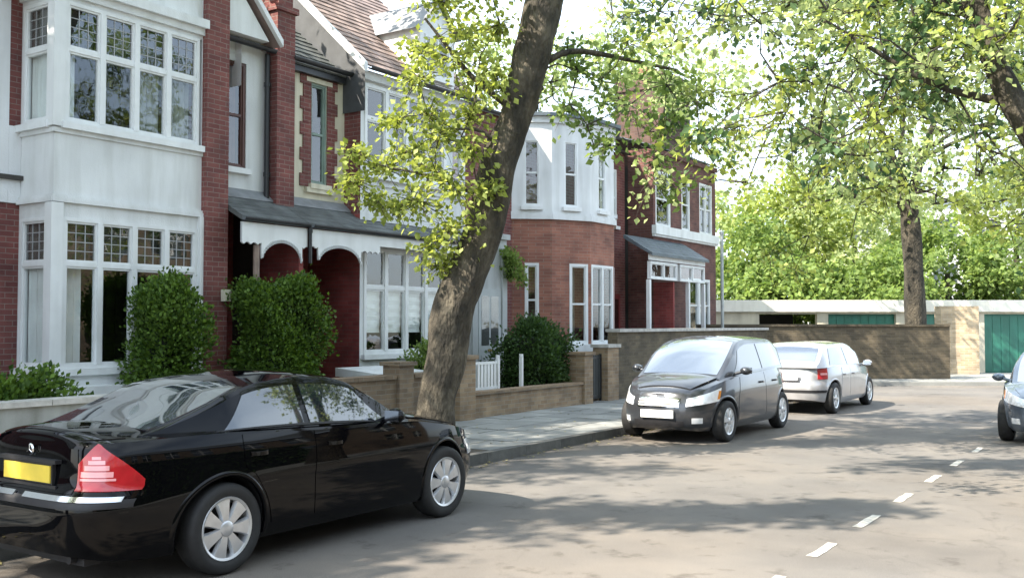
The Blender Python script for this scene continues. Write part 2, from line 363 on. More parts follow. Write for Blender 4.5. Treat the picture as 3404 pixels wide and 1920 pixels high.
def slab(name, x0, x1, y0, y1, z, m, kind='structure'):
    mb = MB(); mb.face([(x0, y0, z), (x1, y0, z), (x1, y1, z), (x0, y1, z)]); return mb.build(name, m, None, kind=kind)
slab('ground', -400, 400, -300, 500, -0.03, mat('waste_ground', (0.10, 0.10, 0.07), 0.95, 0.3, 0.4))
slab('road', -7.25, 60, -60, 60, 0.0, M_asph)
M_patch = mat('tar_patch', (0.085, 0.083, 0.080), 0.9, 0.25, 3, 0.5, 120)
def patch_(x0, x1, y0, y1, sk=0.0):
    rg = random.Random(int(x0 * 10)); P = []; mb = MB()
    for i in range(13):
        t = i / 12; P.append([(x0 + sk * t + rg.uniform(-.015, .015), y0 + (y1 - y0) * t, 0.004), (x1 + sk * t + rg.uniform(-.015, .015), y0 + (y1 - y0) * t, 0.004)])
    mb.grid(P, flip=True); mb.build('road_patch', M_patch, None, kind='structure')
patch_(-3.6, -2.75, 19.3, 21.0)

KX, WX = -7.25, -10.1           # kerb face and garden-wall line
# street pavement: one bed with slabs laid on it, joints left open
pav = MB(); pav.box(-10.3, KX - 0.15, -25, 29.2, -0.02, 0.095)
pavement = pav.build('pavement', mat('joint_sand', (0.13, 0.125, 0.11), 0.95, 0.2, 6), None, kind='structure')
rng = random.Random(5)
sl = MB()
cols = [(-10.3, -9.42), (-9.42, -8.72), (-8.72, -8.02), (-8.02, KX - 0.15)]
for ci, (a, b) in enumerate(cols):
    y = -6.0 + (0.3 if ci % 2 else 0)
    while y < 29.0:
        ln = rng.choice((0.6, 0.6, 0.75, 0.9)); h = 0.12 + rng.uniform(-0.004, 0.004); g = 0.009
        if not (a < -8.0 < b + 0.3 and 9.3 < y + ln / 2 < 10.9 and b > -8.5):
            t = rng.uniform(-0.003, 0.003)
            sl.hexa([(a + g, y + g, 0.09), (b - g, y + g, 0.09), (b - g, y + ln - g, 0.09), (a + g, y + ln - g, 0.09),
                     (a + g, y + g, h + t), (b - g, y + g, h - t), (b - g, y + ln - g, h), (a + g, y + ln - g, h)])
        y += ln
s_ = sl.build('paving_slabs', M_slab, pavement, kind='stuff')
kme = None
y = -6.0; k = 0
while y < 27.4:
    if kme is None:
        kb = MB(); kb.hexa([(0, 0.004, -0.02), (0.15, 0.004, -0.02), (0.15, 0.906, -0.02), (0, 0.906, -0.02),
                            (0, 0.004, 0.125), (0.125, 0.004, 0.125), (0.125, 0.906, 0.125), (0, 0.906, 0.125)])
        o = kb.build('kerb_stone', M_kerb, pavement); kme = o.data
    else:
        o = bpy.data.objects.new('kerb_stone', kme); C.objects.link(o); o.parent = pavement
    o.location = (KX - 0.15, y, rng.uniform(-0.004, 0.003)); y += 0.91; k += 1
# the other pavement, out of the frame on the right
mb = MB(); mb.box(-0.2, 3.2, -20, 26, -0.02, 0.12); mb.build('side_pavement', M_slab, None, kind='structure')
# front gardens
slab('garden_ground', -13.9, -10.3, -6, 31, 0.09, M_soil)

# dashed bay marking along the right-hand parking bays
y = 1.2; bm_ = MB()
marks = empty('bay_marking', (-2.3, 8, 0.004)); tag(marks, kind='structure')
k = 0
for (a, b) in [(3.35, 4.0), (4.72, 5.42), (6.1, 6.85), (7.55, 8.1), (8.85, 9.5), (10.3, 10.9), (11.8, 12.4), (13.3, 13.9), (14.9, 15.5)]:
    mb = MB(); P = []
    for i in range(9):
        t = i / 8; P.append([(-0.04 + rng.uniform(-0.008, 0.008), a + (b - a) * t - 8, 0), (0.04 + rng.uniform(-0.008, 0.008), a + (b - a) * t - 8, 0)])
    mb.grid(P, flip=True); o = mb.build('dash', M_line, marks)

# ------------------------------------------------------------------ roofs
def tiled_roof(name, parent, y0, y1, ex, ez, depth, pitch, m, tile=0.24, gauge=0.19, seed=1, kind='stuff'):
    """courses of separate tiles climbing away from the eave at (ex, ez) towards -x"""
    rg = random.Random(seed); mb = MB(); cp, sp = cos(R(pitch)), sin(R(pitch)); L = depth / cp
    base = MB(); base.face([(ex, y0, ez), (ex, y1, ez), (ex - depth, y1, ez + L * sp), (ex - depth, y0, ez + L * sp)])
    par = base.build(name, m, parent)
    n = int(L / gauge)
    for i in range(n):
        s = i * gauge; off = (tile / 2 if i % 2 else 0); y = y0 - off
        while y < y1:
            a, b = max(y, y0) + 0.004, min(y + tile, y1) - 0.004
            if b - a > 0.03:
                j = rg.uniform(0, 0.006); t0, t1 = 0.030 + j, 0.006
                def q(ss, yy, lift): return (ex - ss * cp + lift * sp, yy, ez + ss * sp + lift * cp)
                mb.hexa([q(s, a, 0.001), q(s, b, 0.001), q(s + gauge * 1.3, b, 0.001), q(s + gauge * 1.3, a, 0.001),
                         q(s, a, t0), q(s, b, t0 + rg.uniform(-0.003, 0.003)), q(s + gauge * 1.3, b, t1 + 0.004), q(s + gauge * 1.3, a, t1 + 0.004)])
            y += tile
    mb.build('tiles', m, par, kind=kind)
    return par
def slate_leanto(name, parent, y0, y1, x_in, z_in, x_out, z_out, m):
    rg = random.Random(9); mb = MB()
    mb.hexa([(x_in, y0, z_in - 0.10), (x_out, y0, z_out - 0.06), (x_out, y1, z_out - 0.06), (x_in, y1, z_in - 0.10), (x_in, y0, z_in), (x_out, y0, z_out), (x_out, y1, z_out), (x_in, y1, z_in)])
    par = mb.build(name, m, parent); mb = MB(); N = 6
    for i in range(N):
        t0, t1 = i / N, min(1, (i + 1.2) / N); y = y0 - (0.14 if i % 2 else 0)
        X = lambda t: x_out + (x_in - x_out) * t
        Z = lambda t: z_out + (z_in - z_out) * t
        while y < y1:
            a, b = max(y, y0) + 0.003, min(y + 0.28, y1) - 0.003
            if b - a > 0.03:
                h = 0.014 + rg.uniform(0, 0.005)
                mb.hexa([(X(t1), a, Z(t1)), (X(t0), a, Z(t0)), (X(t0), b, Z(t0)), (X(t1), b, Z(t1)), (X(t1), a, Z(t1) + 0.003), (X(t0), a, Z(t0) + h), (X(t0), b, Z(t0) + h), (X(t1), b, Z(t1) + 0.003)])
            y += 0.28
    mb.build('slates', m, par, kind='stuff')
    return par
def gutter(parent, x, y0, y1, z, r=0.055):
    mb = MB(); P = []
    for yy in (y0, y1): P.append([(x + r * cos(t), yy, z + r * sin(t)) for t in [pi + pi * i / 8 for i in range(9)]])
    mb.grid(P); P2 = [[(x + (r - 0.008) * cos(t), yy, z + (r - 0.008) * sin(t)) for t in [pi + pi * i / 8 for i in range(9)]] for yy in (y0, y1)]
    mb.grid(P2, flip=True); mb.box(x + r - 0.008, x + r + 0.006, y0, y1, z - 0.004, z + 0.010)
    return mb.build('gutter', M_black, parent, smooth=True)
def downpipe(parent, x, y, z0, z1, r=0.04, m=None):
    mb = MB(); mb.tube([(x, y, z0), (x, y, z1)], r, 10)
    z = z0 + 0.5
    while z < z1 - 0.1: mb.tube([(x, y, z), (x, y, z + 0.07)], r + 0.012, 10); z += 1.5
    return mb.build('downpipe', m or M_black, parent, smooth=True)
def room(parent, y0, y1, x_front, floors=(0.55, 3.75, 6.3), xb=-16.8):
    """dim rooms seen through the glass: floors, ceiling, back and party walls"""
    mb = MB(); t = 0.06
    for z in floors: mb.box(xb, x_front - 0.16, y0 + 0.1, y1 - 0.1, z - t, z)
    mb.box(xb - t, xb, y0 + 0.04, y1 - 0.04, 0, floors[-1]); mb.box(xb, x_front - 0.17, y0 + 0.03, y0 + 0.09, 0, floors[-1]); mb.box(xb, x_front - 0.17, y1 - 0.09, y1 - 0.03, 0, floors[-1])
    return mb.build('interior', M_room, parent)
def panel_door(parent, f, u0, u1, z0, z1, d, m, glazed=True):
    mb = MB(); f.box(mb, u0, u1, z0, z1, d - 0.045, d)
    o = mb.build('door', m, parent)
    mb = MB(); w = u1 - u0
    for a, b in ((0.12, 0.46), (0.54, 0.88)):
        f.box(mb, u0 + a * w, u0 + b * w, z0 + 0.2, z0 + 0.85, d, d + 0.014)
    mb.build('door_panel', m, o)
    if glazed:
        mb = MB()
        for a, b in ((0.12, 0.46), (0.54, 0.88)): f.box(mb, u0 + a * w, u0 + b * w, z0 + 1.05, z1 - 0.15, d, d + 0.006)
        mb.build('door_glass', M_lead_glass, o)
    mb = MB(); f.box(mb, u0 + 0.86 * w, u0 + 0.93 * w, z0 + 0.97, z0 + 1.01, d, d + 0.05); f.box(mb, u0 + 0.4 * w, u0 + 0.6 * w, z0 + 0.92, z0 + 0.97, d, d + 0.02)
    mb.build('handle', mat('brass', (0.5, 0.38, 0.15), 0.3, 0.1, 5, metal=1.0), o)
    return o
def valance(parent, f, u0, u1, zt, zb, arcs, d0, d1, m):
    """a fretted board with round-headed arches cut from its lower edge; arcs = (u0, u1, spring, apex)"""
    mb = MB(); us = [u0]
    N = 160
    def low(u):
        for a, b, s, ap in arcs:
            if a < u < b:
                t = (u - (a + b) / 2) / ((b - a) / 2); base = s + (ap - s) * sqrt(max(0, 1 - t * t))
                return base
        return zb + 0.035 * abs(sin(u * 2 * pi / 0.28))
    top, bot = [], []
    for i in range(N + 1):
        u = u0 + (u1 - u0) * i / N; top.append(u); bot.append(low(u))
    P = [[f.p(u, zt, d1) for u in top], [f.p(u, z, d1) for u, z in zip(top, bot)], [f.p(u, z, d0) for u, z in zip(top, bot)], [f.p(u, zt, d0) for u in top]]
    mb.grid(P, flip=False)
    o = mb.build('valance', m, parent)
    b = MB()
    for i in range(0, N, 1):
        if i % 4 < 2:
            u = top[i]
            for a, c, s, ap in arcs:
                if a < u < c: f.box(b, u - 0.012, u + 0.012, bot[i] - 0.02, bot[i] + 0.03, d1, d1 + 0.012)
    if b.v: b.build('trim', m, o)
    return o

FX = lambda x: F((x, 0, 0), (0, 1, 0))          # wall facing +x, u = world y
FY = lambda y, x0: F((x0, y, 0), (1, 0, 0))     # wall facing -y, u runs +x from x0

# ------------------------------------------------------------------ house one: white square bay and brick pier
h = empty('terraced_house', (-13, 8.5, 0)); H1 = h
tag(h, 'terraced house at far left with tall white square bay and leaded top windows', 'house')
inv = Matrix.Translation((13, -8.5, 0))
class At:
    """builds in world coordinates while parenting to an empty that is not at the origin"""
def reparent(root):
    bpy.context.view_layer.update()
    mi = root.matrix_world.inverted()
    for c in root.children:
        if not c.get('_fixed'):
            c.matrix_parent_inverse = mi; c['_fixed'] = 1
def finish(root):
    reparent(root)
    for c in root.children:
        if '_fixed' in c: del c['_fixed']

mb = MB()
FX(-13.0).wall(mb, -4, 7.49, 0, 6.4, [(3.2, 5.6, 1.0, 3.0)]); mb.build('brick_wall', M_red, h)
mb = MB(); FX(-13.0).box(mb, -4, 7.31, 3.38, 6.4, 0.0, 0.03); mb.build('rendered_wall', M_render, h)
mb = MB(); FX(-13.0).box(mb, 7.314, 7.486, 3.38, 4.42, 0.0, 0.026); mb.build('rendered_band', M_render, h)
BX = -12.2
ret = FY(7.49, -13.0); fr1 = FX(BX)
mb = MB()   # bay shell
G0, G1, U0, U1 = 1.16, 3.17, 4.43, 6.06
ret.wall(mb, 0, 0.8, 0, 6.35, [(0.06, 0.68, G0, G1), (0.06, 0.68, U0, U1)])
fr1.wall(mb, 7.49, 9.9, 0, 6.35, [(7.62, 9.86, G0, G1), (7.62, 9.86, U0, U1)])
for f_, a, b in ((ret, -0.0, 0.84), (fr1, 7.45, 9.9)):
    f_.box(mb, a, b, 3.36, 3.42, 0, 0.055); f_.box(mb, a, b, 3.42, 3.46, 0, 0.035); f_.box(mb, a, b, 4.28, 4.34, 0, 0.03)
    f_.box(mb, a, b, 6.12, 6.22, 0, 0.05); f_.box(mb, a, b, 6.22, 6.35, 0, 0.12)
mb.build('bay', M_render, h)
for q in ((BX - 0.10, BX + 0.06, 7.43, 7.60, 1.05, 3.35), (BX - 0.10, BX + 0.055, 7.435, 7.60, 4.36, 6.12), (BX - 0.05, BX + 0.07, 9.80, 9.868, 0.9, 3.36)):
    mb = MB(); mb.box(*q); mb.build('corner_post', M_white, h)
window(h, fr1, 7.62, 9.80, G0, G1, 4, 2.55, True, -0.03, 0.05, curtain=[(0.0, 0.16, M_curtain), (0.93, 1.0, M_curtain_d)], mull=0.075, name='ground_window')
window(h, fr1, 7.62, 9.80, U0, U1, 4, 5.42, True, -0.03, 0.05, curtain=[(0.0, 0.10, M_curtain), (0.58, 0.75, M_curtain_d), (0.80, 1.0, M_curtain_d)], mull=0.075, name='upper_window')
window(h, ret, 0.06, 0.68, G0, G1, 1, 2.55, True, -0.03, 0.05, curtain=[(0.0, 1.0, M_curtain)], cd=0.075, name='side_window')
window(h, ret, 0.06, 0.68, U0, U1, 1, 5.42, True, -0.03, 0.05, curtain=[(0.0, 1.0, M_curtain)], cd=0.075, name='side_window')
# plinth ledge below the bay
mb = MB(); fr1.box(mb, 7.4, 9.3, 0.80, 0.93, 0.0, 0.34); fr1.box(mb, 7.43, 9.27, 0.09, 0.80, 0.0, 0.28); mb.build('plinth', M_white, h)
mb = MB(); mb.box(-13.0, -12.1, 9.87, 10.30, 0, 8.4); mb.box(-13.05, -12.06, 9.84, 10.34, 8.4, 8.52); mb.build('brick_pier', M_red, h)
mb = MB(); mb.tube([(-12.095, 10.22, 2.20), (-12.02, 10.22, 2.20)], 0.05, 12); mb.box(-12.08, -12.0, 10.16, 10.29, 2.10, 2.28); mb.build('alarm_box', M_cream, h)
# entrance side
en = FX(-12.6)
mb = MB(); en.wall(mb, 10.3, 11.5, 3.80, 6.35, [(10.45, 11.08, 4.28, 6.02)]); mb.build('entrance_wall', M_render, h)
window(h, en, 10.45, 11.08, 4.28, 6.02, 1, None, False, -0.07, 0.05, fm=mat('brown_frame', (0.10, 0.045, 0.035), 0.5, 0.2, 5), curtain=[(0.3, 1.0, mat('rust_curtain', (0.16, 0.07, 0.055), 0.9, 0.2, 4))], sash=True, sillm=M_white)
mb = MB(); mb.box(-12.9, -12.35, 11.52, 11.92, 3.4, 7.0); mb.box(-12.95, -12.30, 11.48, 11.96, 7.0, 7.10); mb.box(-12.9, -12.37, 11.56, 11.88, 7.10, 7.3); mb.build('party_pier', M_red, h)
downpipe(h, -12.5, 11.44, 3.7, 6.25, 0.045)
# white gable above the bay
mb = MB(); ga = FX(BX)
mb.hexa([ga.p(7.3, 6.35, 0.0), ga.p(11.2, 6.35, 0.0), ga.p(11.2, 6.35, -0.4), ga.p(7.3, 6.35, -0.4), ga.p(9.1, 8.5, 0.0), ga.p(9.3, 8.5, 0.0), ga.p(9.3, 8.5, -0.4), ga.p(9.1, 8.5, -0.4)])
mb.build('gable', M_render, h)
mb = MB()
for a, b in (((7.1, 6.30), (9.2, 8.75)), ((11.40, 6.30), (9.2, 8.75))):
    (ya, za), (yb, zb) = a, b
    p = lambda y, z, x: (x, y, z)
    q = [p(ya, za, -12.08), p(ya, za, -12.16), p(yb, zb, -12.16), p(yb, zb, -12.08)]
    q2 = [(x, y, z + 0.11) for x, y, z in q]; mb.hexa(q + q2)
mb.build('bargeboard', M_white, h)
mb = MB(); mb.face([(-12.1, 7.0, 6.3), (-12.1, 9.2, 8.9), (-17.5, 9.2, 8.9), (-17.5, 7.0, 6.3)][::-1]); mb.face([(-12.1, 9.2, 8.9), (-12.1, 11.4, 6.3), (-17.5, 11.4, 6.3), (-17.5, 9.2, 8.9)][::-1]); mb.build('gable_roof', M_tile, h)
tiled_roof('roof', h, -4, 7.0, -12.8, 6.4, 4.6, 42, M_tile, seed=2)
mb = MB(); mb.face([(-12.45, 10.84, 5.6), (-12.45, 10.84, 6.33), (-15.6, 10.84, 9.37), (-15.6, 10.84, 5.6)]); mb.build('roof_cheek', M_render, h)
tiled_roof('porch_side_roof', h, 10.9, 11.52, -12.45, 6.33, 3.2, 44, M_tan, seed=3)
def verge(parent, x, y, z, L, pitch, w=0.07, th=0.12, m=None):
    cp, sp = cos(R(pitch)), sin(R(pitch)); mb = MB()
    a = (x, z); b = (x - L * cp, z + L * sp)
    mb.hexa([(a[0], y, a[1] - th), (a[0], y + w, a[1] - th), (b[0], y + w, b[1] - th), (b[0], y, b[1] - th), (a[0], y, a[1] + 0.05), (a[0], y + w, a[1] + 0.05), (b[0], y + w, b[1] + 0.05), (b[0], y, b[1] + 0.05)])
    return mb.build('verge_board', m or M_white, parent)
verge(h, -12.40, 10.83, 6.36, 3.6, 44)
gutter(h, -12.38, 10.3, 11.5, 6.30)
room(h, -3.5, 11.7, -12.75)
mb = MB(); mb.box(-12.9, -12.33, 7.62, 9.85, 0.49, 0.55); mb.box(-12.9, -12.33, 7.62, 9.85, 3.69, 3.75); mb.box(-12.9, -12.33, 7.6, 9.85, 6.28, 6.34); mb.build('bay_floor', M_room, h)

# paired porches under one slate lean-to: the left porch belongs to house one
mb = MB(); mb.hexa([(-12.6, 10.32, 3.84), (-12.42, 10.32, 3.775), (-12.42, 16.65, 3.775), (-12.6, 16.65, 3.84), (-12.6, 10.32, 3.95), (-12.42, 10.32, 3.80), (-12.42, 16.65, 3.80), (-12.6, 16.65, 3.95)]); mb.build('flashing', M_lead, h)
cano = slate_leanto('porch_canopy', h, 10.32, 11.72, -12.6, 3.86, -11.80, 3.40, M_slate)
gutter(h, -11.76, 10.32, 11.70, 3.38, 0.05)
fv = FX(-11.84)
valance(h, fv, 10.32, 11.70, 3.32, 2.98, [(10.72, 11.58, 2.72, 3.06)], 0, 0.035, M_white)
mb = MB(); mb.tube([(-11.86, 10.66, 0.1), (-11.86, 10.66, 2.98)], [0.05, 0.05], 10); mb.tube([(-11.86, 10.66, 1.1), (-11.86, 10.66, 1.25)], 0.07, 10); mb.build('porch_post', mat('stained_post', (0.22, 0.16, 0.13), 0.6, 0.2, 8), h, smooth=True)
pb = FX(-13.5)
mb = MB(); pb.wall(mb, 10.3, 11.75, 0, 3.86, [(10.55, 11.5, 0.3, 2.75)]); mb.box(-13.5, -12.62, 10.305, 10.36, 0, 3.5); mb.build('porch_wall', M_deepred, h)
panel_door(h, pb, 10.58, 11.47, 0.3, 2.72, -0.06, M_door)
mb = MB(); mb.box(-13.5, -12.0, 11.70, 11.80, 0, 3.3); mb.build('porch_divider', M_deepred, h)
mb = MB(); mb.box(-13.5, -11.9, 10.4, 11.7, 0.09, 0.24); mb.build('doorstep', M_coping, h)
downpipe(h, -11.78, 11.74, 2.75, 3.36, 0.03)
finish(h)

# ------------------------------------------------------------------ house two: cream wall, quoined window, white bay, clay tile roof
h = empty('terraced_house', (-12.6, 14, 0)); H2 = h
tag(h, 'cream rendered terraced house with brick quoins and clay tile roof, behind the leaning tree', 'house')
mb = MB(); en.wall(mb, 11.92, 13.4, 3.75, 6.35, [(12.54, 12.94, 4.22, 6.02)]); mb.build('rendered_wall', M_cream, h)
window(h, en, 12.54, 12.94, 4.22, 6.02, 1, None, False, -0.06, 0.04, fm=mat('sage_frame', (0.20, 0.27, 0.23), 0.5, 0.15, 5), curtain=[(0.0, 0.5, mat('green_curtain', (0.10, 0.17, 0.14), 0.9, 0.2, 4))], sash=True, sillm=M_cream)
qa = None
for side, base in ((-1, 12.54), (1, 12.94)):
    z = 4.16; i = 0
    while z < 6.05:
        hgt = 0.225; wd = 0.26 if i % 2 == 0 else 0.19
        mb = MB(); a, b = (base - wd, base) if side < 0 else (base, base + wd)
        en.box(mb, a, b, z + 0.003, z + hgt - 0.003, 0.0, 0.022); mb.build('quoin_block', M_red, h); z += hgt; i += 1
mb = MB(); en.box(mb, 12.42, 13.06, 6.02, 6.10, 0, 0.03); mb.build('window_head', M_cream, h)
mb = MB(); en.box(mb, 12.40, 13.08, 4.06, 4.15, 0, 0.07); mb.build('window_ledge', M_cream, h)
b2 = FX(BX); r2 = FY(13.4, -12.6); rg_ = FY(13.4, -13.5)
mb = MB(); r2.wall(mb, 0, 0.4, 3.75, 6.35); mb.build('bay_return', M_red, h)
mb = MB()
b2.wall(mb, 13.4, 16.6, 0.0, 6.4, [(13.5, 16.5, 1.2, 3.15), (13.5, 16.5, 4.51, 6.15)])
b2.box(mb, 13.4, 16.6, 4.30, 4.36, 0, 0.03); b2.box(mb, 13.38, 16.6, 6.2, 6.34, 0, 0.09)
mb.build('bay', M_render, h)
mb = MB(); rg_.wall(mb, 0, 1.3, 0, 3.75, m=None); mb.build('porch_wall', M_deepred, h)
w = window(h, b2, 13.5, 16.5, 1.2, 3.15, 5, 2.42, False, -0.03, 0.06, mull=0.09, name='ground_window')
for i in range(5):
    a = 13.56 + i * (0.504 + 0.09); g = MB(); P = []
    for j in range(12): P.append([b2.p(a + 0.03, 2.42 - j * 0.075, -0.10 + 0.012 * (j % 2)), b2.p(a + 0.48, 2.42 - j * 0.075, -0.10 + 0.012 * (j % 2))])
    g.grid(P); g.build('blind', M_curtain, w)
window(h, b2, 13.5, 16.5, 4.51, 6.15, 5, 5.52, False, -0.03, 0.06, mull=0.09, curtain=[(0.24, 0.36, M_curtain), (0.9, 1.0, M_curtain)], name='upper_window')
pb = FX(-13.5)
mb = MB(); pb.wall(mb, 11.75, 13.4, 0, 3.8, [(11.95, 12.9, 0.3, 2.75)]); mb.build('porch_back_wall', M_deepred, h)
panel_door(h, pb, 11.98, 12.87, 0.3, 2.72, -0.06, M_door)
mb = MB(); mb.box(-13.5, -11.9, 11.82, 13.38, 0.09, 0.24); mb.build('doorstep', M_coping, h)
slate_leanto('porch_canopy', h, 11.725, 16.7, -12.6 + 0.0, 3.86, -11.80, 3.40, M_slate)
gutter(h, -11.76, 11.78, 16.7, 3.38, 0.05)
valance(h, fv, 11.80, 13.50, 3.32, 3.0, [(11.95, 13.0, 2.76, 3.06)], 0, 0.035, M_white)
mb = MB(); fv.box(mb, 13.5, 16.7, 3.14, 3.32, 0, 0.03); mb.build('fascia', M_white, h)
tiled_roof('roof', h, 13.36, 17.0, -12.04, 6.42, 4.6, 43, M_tile, tile=0.27, gauge=0.2, seed=4)
verge(h, -12.0, 13.28, 6.42, 5.8, 43, 0.08)
mb = MB(); mb.face([(-12.06, 13.355, 5.6), (-12.06, 13.355, 6.40), (-16.4, 13.355, 10.45), (-16.4, 13.355, 5.6)]); mb.build('roof_cheek', mat('cheek_slate', (0.06, 0.065, 0.07), 0.6, 0.2, 5), h)
tiled_roof('porch_side_roof', h, 11.95, 13.28, -12.45, 6.22, 3.4, 40, M_slate, seed=6)
mb = MB(); en.box(mb, 11.92, 13.3, 6.12, 6.32, 0.0, 0.12); mb.build('eaves_board', M_black, h)
gutter(h, -12.38, 11.9, 13.35, 6.30); gutter(h, -11.98, 13.4, 17.0, 6.40)
# white dormer over the bay
mb = MB(); fd = FX(-12.12)
fd.wall(mb, 15.0, 16.1, 6.45, 7.6, [(15.15, 15.95, 6.65, 7.45)]); mb.face([fd.p(15.0, 7.6), fd.p(16.1, 7.6), fd.p(15.55, 8.15)])
mb.face([(-12.12, 15.0, 6.45), (-12.12, 15.0, 7.6), (-13.4, 15.0, 7.6)][::1]); mb.face([(-12.12, 16.1, 6.45), (-12.12, 16.1, 7.6), (-13.4, 16.1, 7.6)][::-1])
fd.box(mb, 14.95, 16.15, 6.38, 6.47, 0, 0.08)
mb.build('dormer', M_white, h)
mb = MB(); mb.face([(-12.0, 14.9, 7.52), (-12.0, 15.55, 8.22), (-14.2, 15.55, 8.22), (-14.2, 14.9, 7.52)]); mb.face([(-12.0, 15.55, 8.22), (-12.0, 16.2, 7.52), (-14.2, 16.2, 7.52), (-14.2, 15.55, 8.22)]); mb.build('dormer_roof', M_lead, h)
window(h, fd, 15.15, 15.95, 6.65, 7.45, 2, None, False, -0.03, 0.05, name='dormer_window')
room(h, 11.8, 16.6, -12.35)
finish(h)

# ------------------------------------------------------------------ house three: white upper bow over red brick, grey rendered entrance
h = empty('terraced_house', (-12.6, 20, 0)); H3 = h
tag(h, 'red brick terraced house with white rendered upper bow, right of the leaning tree', 'house')
mb = MB(); FX(-13.0).wall(mb, 16.6, 25.4, 0, 6.6, [(24.0, 24.9, 4.5, 6.1)]); mb.build('brick_wall', M_red, h)
window(h, FX(-13.0), 24.0, 24.9, 4.5, 6.1, 2, None, False, -0.05, 0.05, sash=True)
mb = MB(); mb.box(-13.0, -12.2, 16.72, 18.15, 0, 3.6); mb.box(-13.0, -12.14, 16.66, 18.21, 3.6, 3.72)
FX(-12.2).box(mb, 16.82, 17.0, 0.1, 3.4, 0, 0.05); FX(-12.2).box(mb, 17.92, 18.1, 0.1, 3.4, 0, 0.05); mb.build('entrance_block', M_grey_render, h)
panel_door(h, FX(-12.2), 17.05, 17.88, 0.25, 2.5, 0.03, mat('pale_grey_door', (0.36, 0.39, 0.39), 0.5, 0.1, 4))
bow = [(-13.0, 19.55), (-12.25, 20.15), (-11.75, 21.1), (-11.72, 22.3), (-12.2, 23.2), (-13.0, 23.6)]
mu, ml = MB(), MB(); cap = MB(); sb = MB()
facets = []
for (x0, y0), (x1, y1) in zip(bow, bow[1:]):
    f = F((x0, y0, 0), (x1 - x0, y1 - y0, 0)); L = math.hypot(x1 - x0, y1 - y0); facets.append((f, L))
for i, (f, L) in enumerate(facets):
    c = L / 2; w2 = 0.20 if i in (0, 1, 2) else 0.16
    up = [(c - w2, c + w2, 4.55, 6.15)]
    if i == 2: lo = [(0.06, L - 0.06, 1.27, 3.2)]
    elif i == 1: lo = [(c - 0.05, L - 0.06, 1.27, 3.2)]
    else: lo = [(c - 0.17, c + 0.17, 1.45, 3.2)]
    f.wall(mu, 0, L, 4.30, 6.75, up); f.wall(ml, 0, L, 0, 4.25, lo)
    f.box(mu, -0.02, L + 0.02, 4.24, 4.36, -0.10, 0.06); f.box(mu, -0.02, L + 0.02, 4.36, 4.42, -0.1, 0.03); f.box(mu, -0.02, L + 0.02, 6.55, 6.75, -0.1, 0.05)
    a, b, z0, z1 = up[0]; window(h, f, a, b, z0, z1, 1, None, False, -0.05, 0.04, sash=True, name='upper_window', sill=True, curtain=[(0, 1, M_curtain)] if i == 2 else None)
    a, b, z0, z1 = lo[0]; window(h, f, a, b, z0, z1, 2 if i == 2 else 1, None, False, -0.04, 0.06, sash=True, name='ground_window', mull=0.08, curtain=[(0.1, 0.5, M_curtain_d)] if i == 1 else None)
    if i in (1, 2): f.box(sb, -0.03, L + 0.03, 1.10, 1.26, -0.05, 0.13)
mu.build('upper_bow', M_render, h); ml.build('lower_bow', M_orange, h); sb.build('stone_sill', M_white, h)
oc = [(-13.1, 19.4), (-12.2, 20.0), (-11.6, 21.0), (-11.56, 22.4), (-12.1, 23.35), (-13.1, 23.8)]
for (x0, y0), (x1, y1) in zip(oc, oc[1:]):
    cap.face([(x0, y0, 6.78), (x1, y1, 6.78), (-13.4, 21.8, 7.25)]); cap.face([(x0, y0, 6.70), (x1, y1, 6.70), (x1, y1, 6.78), (x0, y0, 6.78)])
    cap.face([(x0, y0, 6.70), (-13.3, 21.6, 6.70), (x1, y1, 6.70)])
cap.build('bow_roof', M_slate_blue, h)
tiled_roof('roof', h, 16.9, 25.5, -12.85, 6.62, 4.4, 16, M_slate_blue, tile=0.3, gauge=0.25, seed=8)
gutter(h, -12.85, 16.9, 25.5, 6.62)
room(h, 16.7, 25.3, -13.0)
mb = MB(); mb.box(-13.1, -12.5, 20.3, 23.0, 3.9, 3.97); mb.box(-13.1, -12.5, 20.3, 23.0, 6.4, 6.46); mb.build('bay_floor', M_room, h)
finish(h)

# ------------------------------------------------------------------ house four: brick end house with slate porch and tall gable
h = empty('end_terrace_house', (-12.6, 28, 0)); H4 = h
tag(h, 'red brick end of terrace house with blue slate porch and white sill band', 'house')
f4 = FX(-12.2)
mb = MB()
f4.wall(mb, 25.6, 30.2, 0, 6.75, [(25.75, 26.75, 4.55, 6.15), (27.55, 28.15, 4.55, 6.15), (28.9, 29.9, 4.55, 6.15), (28.0, 29.7, 1.5, 3.15)])
FY(25.6, -13.0).wall(mb, 0, 0.8, 0, 6.75); mb.face([(-12.2, 30.2, 0), (-17, 30.2, 0), (-17, 30.2, 6.75), (-12.2, 30.2, 6.75)])
f4.box(mb, 25.6, 30.2, 6.62, 6.75, 0, 0.08)
mb.build('brick_wall', M_dim, h)
for a, b, n in ((25.75, 26.75, 1), (27.55, 28.15, 1), (28.9, 29.9, 2)): window(h, f4, a, b, 4.55, 6.15, n, None, False, -0.05, 0.06, sash=True, name='upper_window', sill=False)
window(h, f4, 28.0, 29.7, 1.5, 3.15, 2, None, False, -0.05, 0.07, sash=True, name='ground_window', mull=0.16, curtain=[(0.0, 0.35, M_curtain)])
mb = MB(); f4.box(mb, 25.5, 30.2, 4.30, 4.55, 0.0, 0.14); f4.box(mb, 25.52, 30.2, 4.24, 4.30, 0.0, 0.08); mb.build('sill_band', M_white, h)
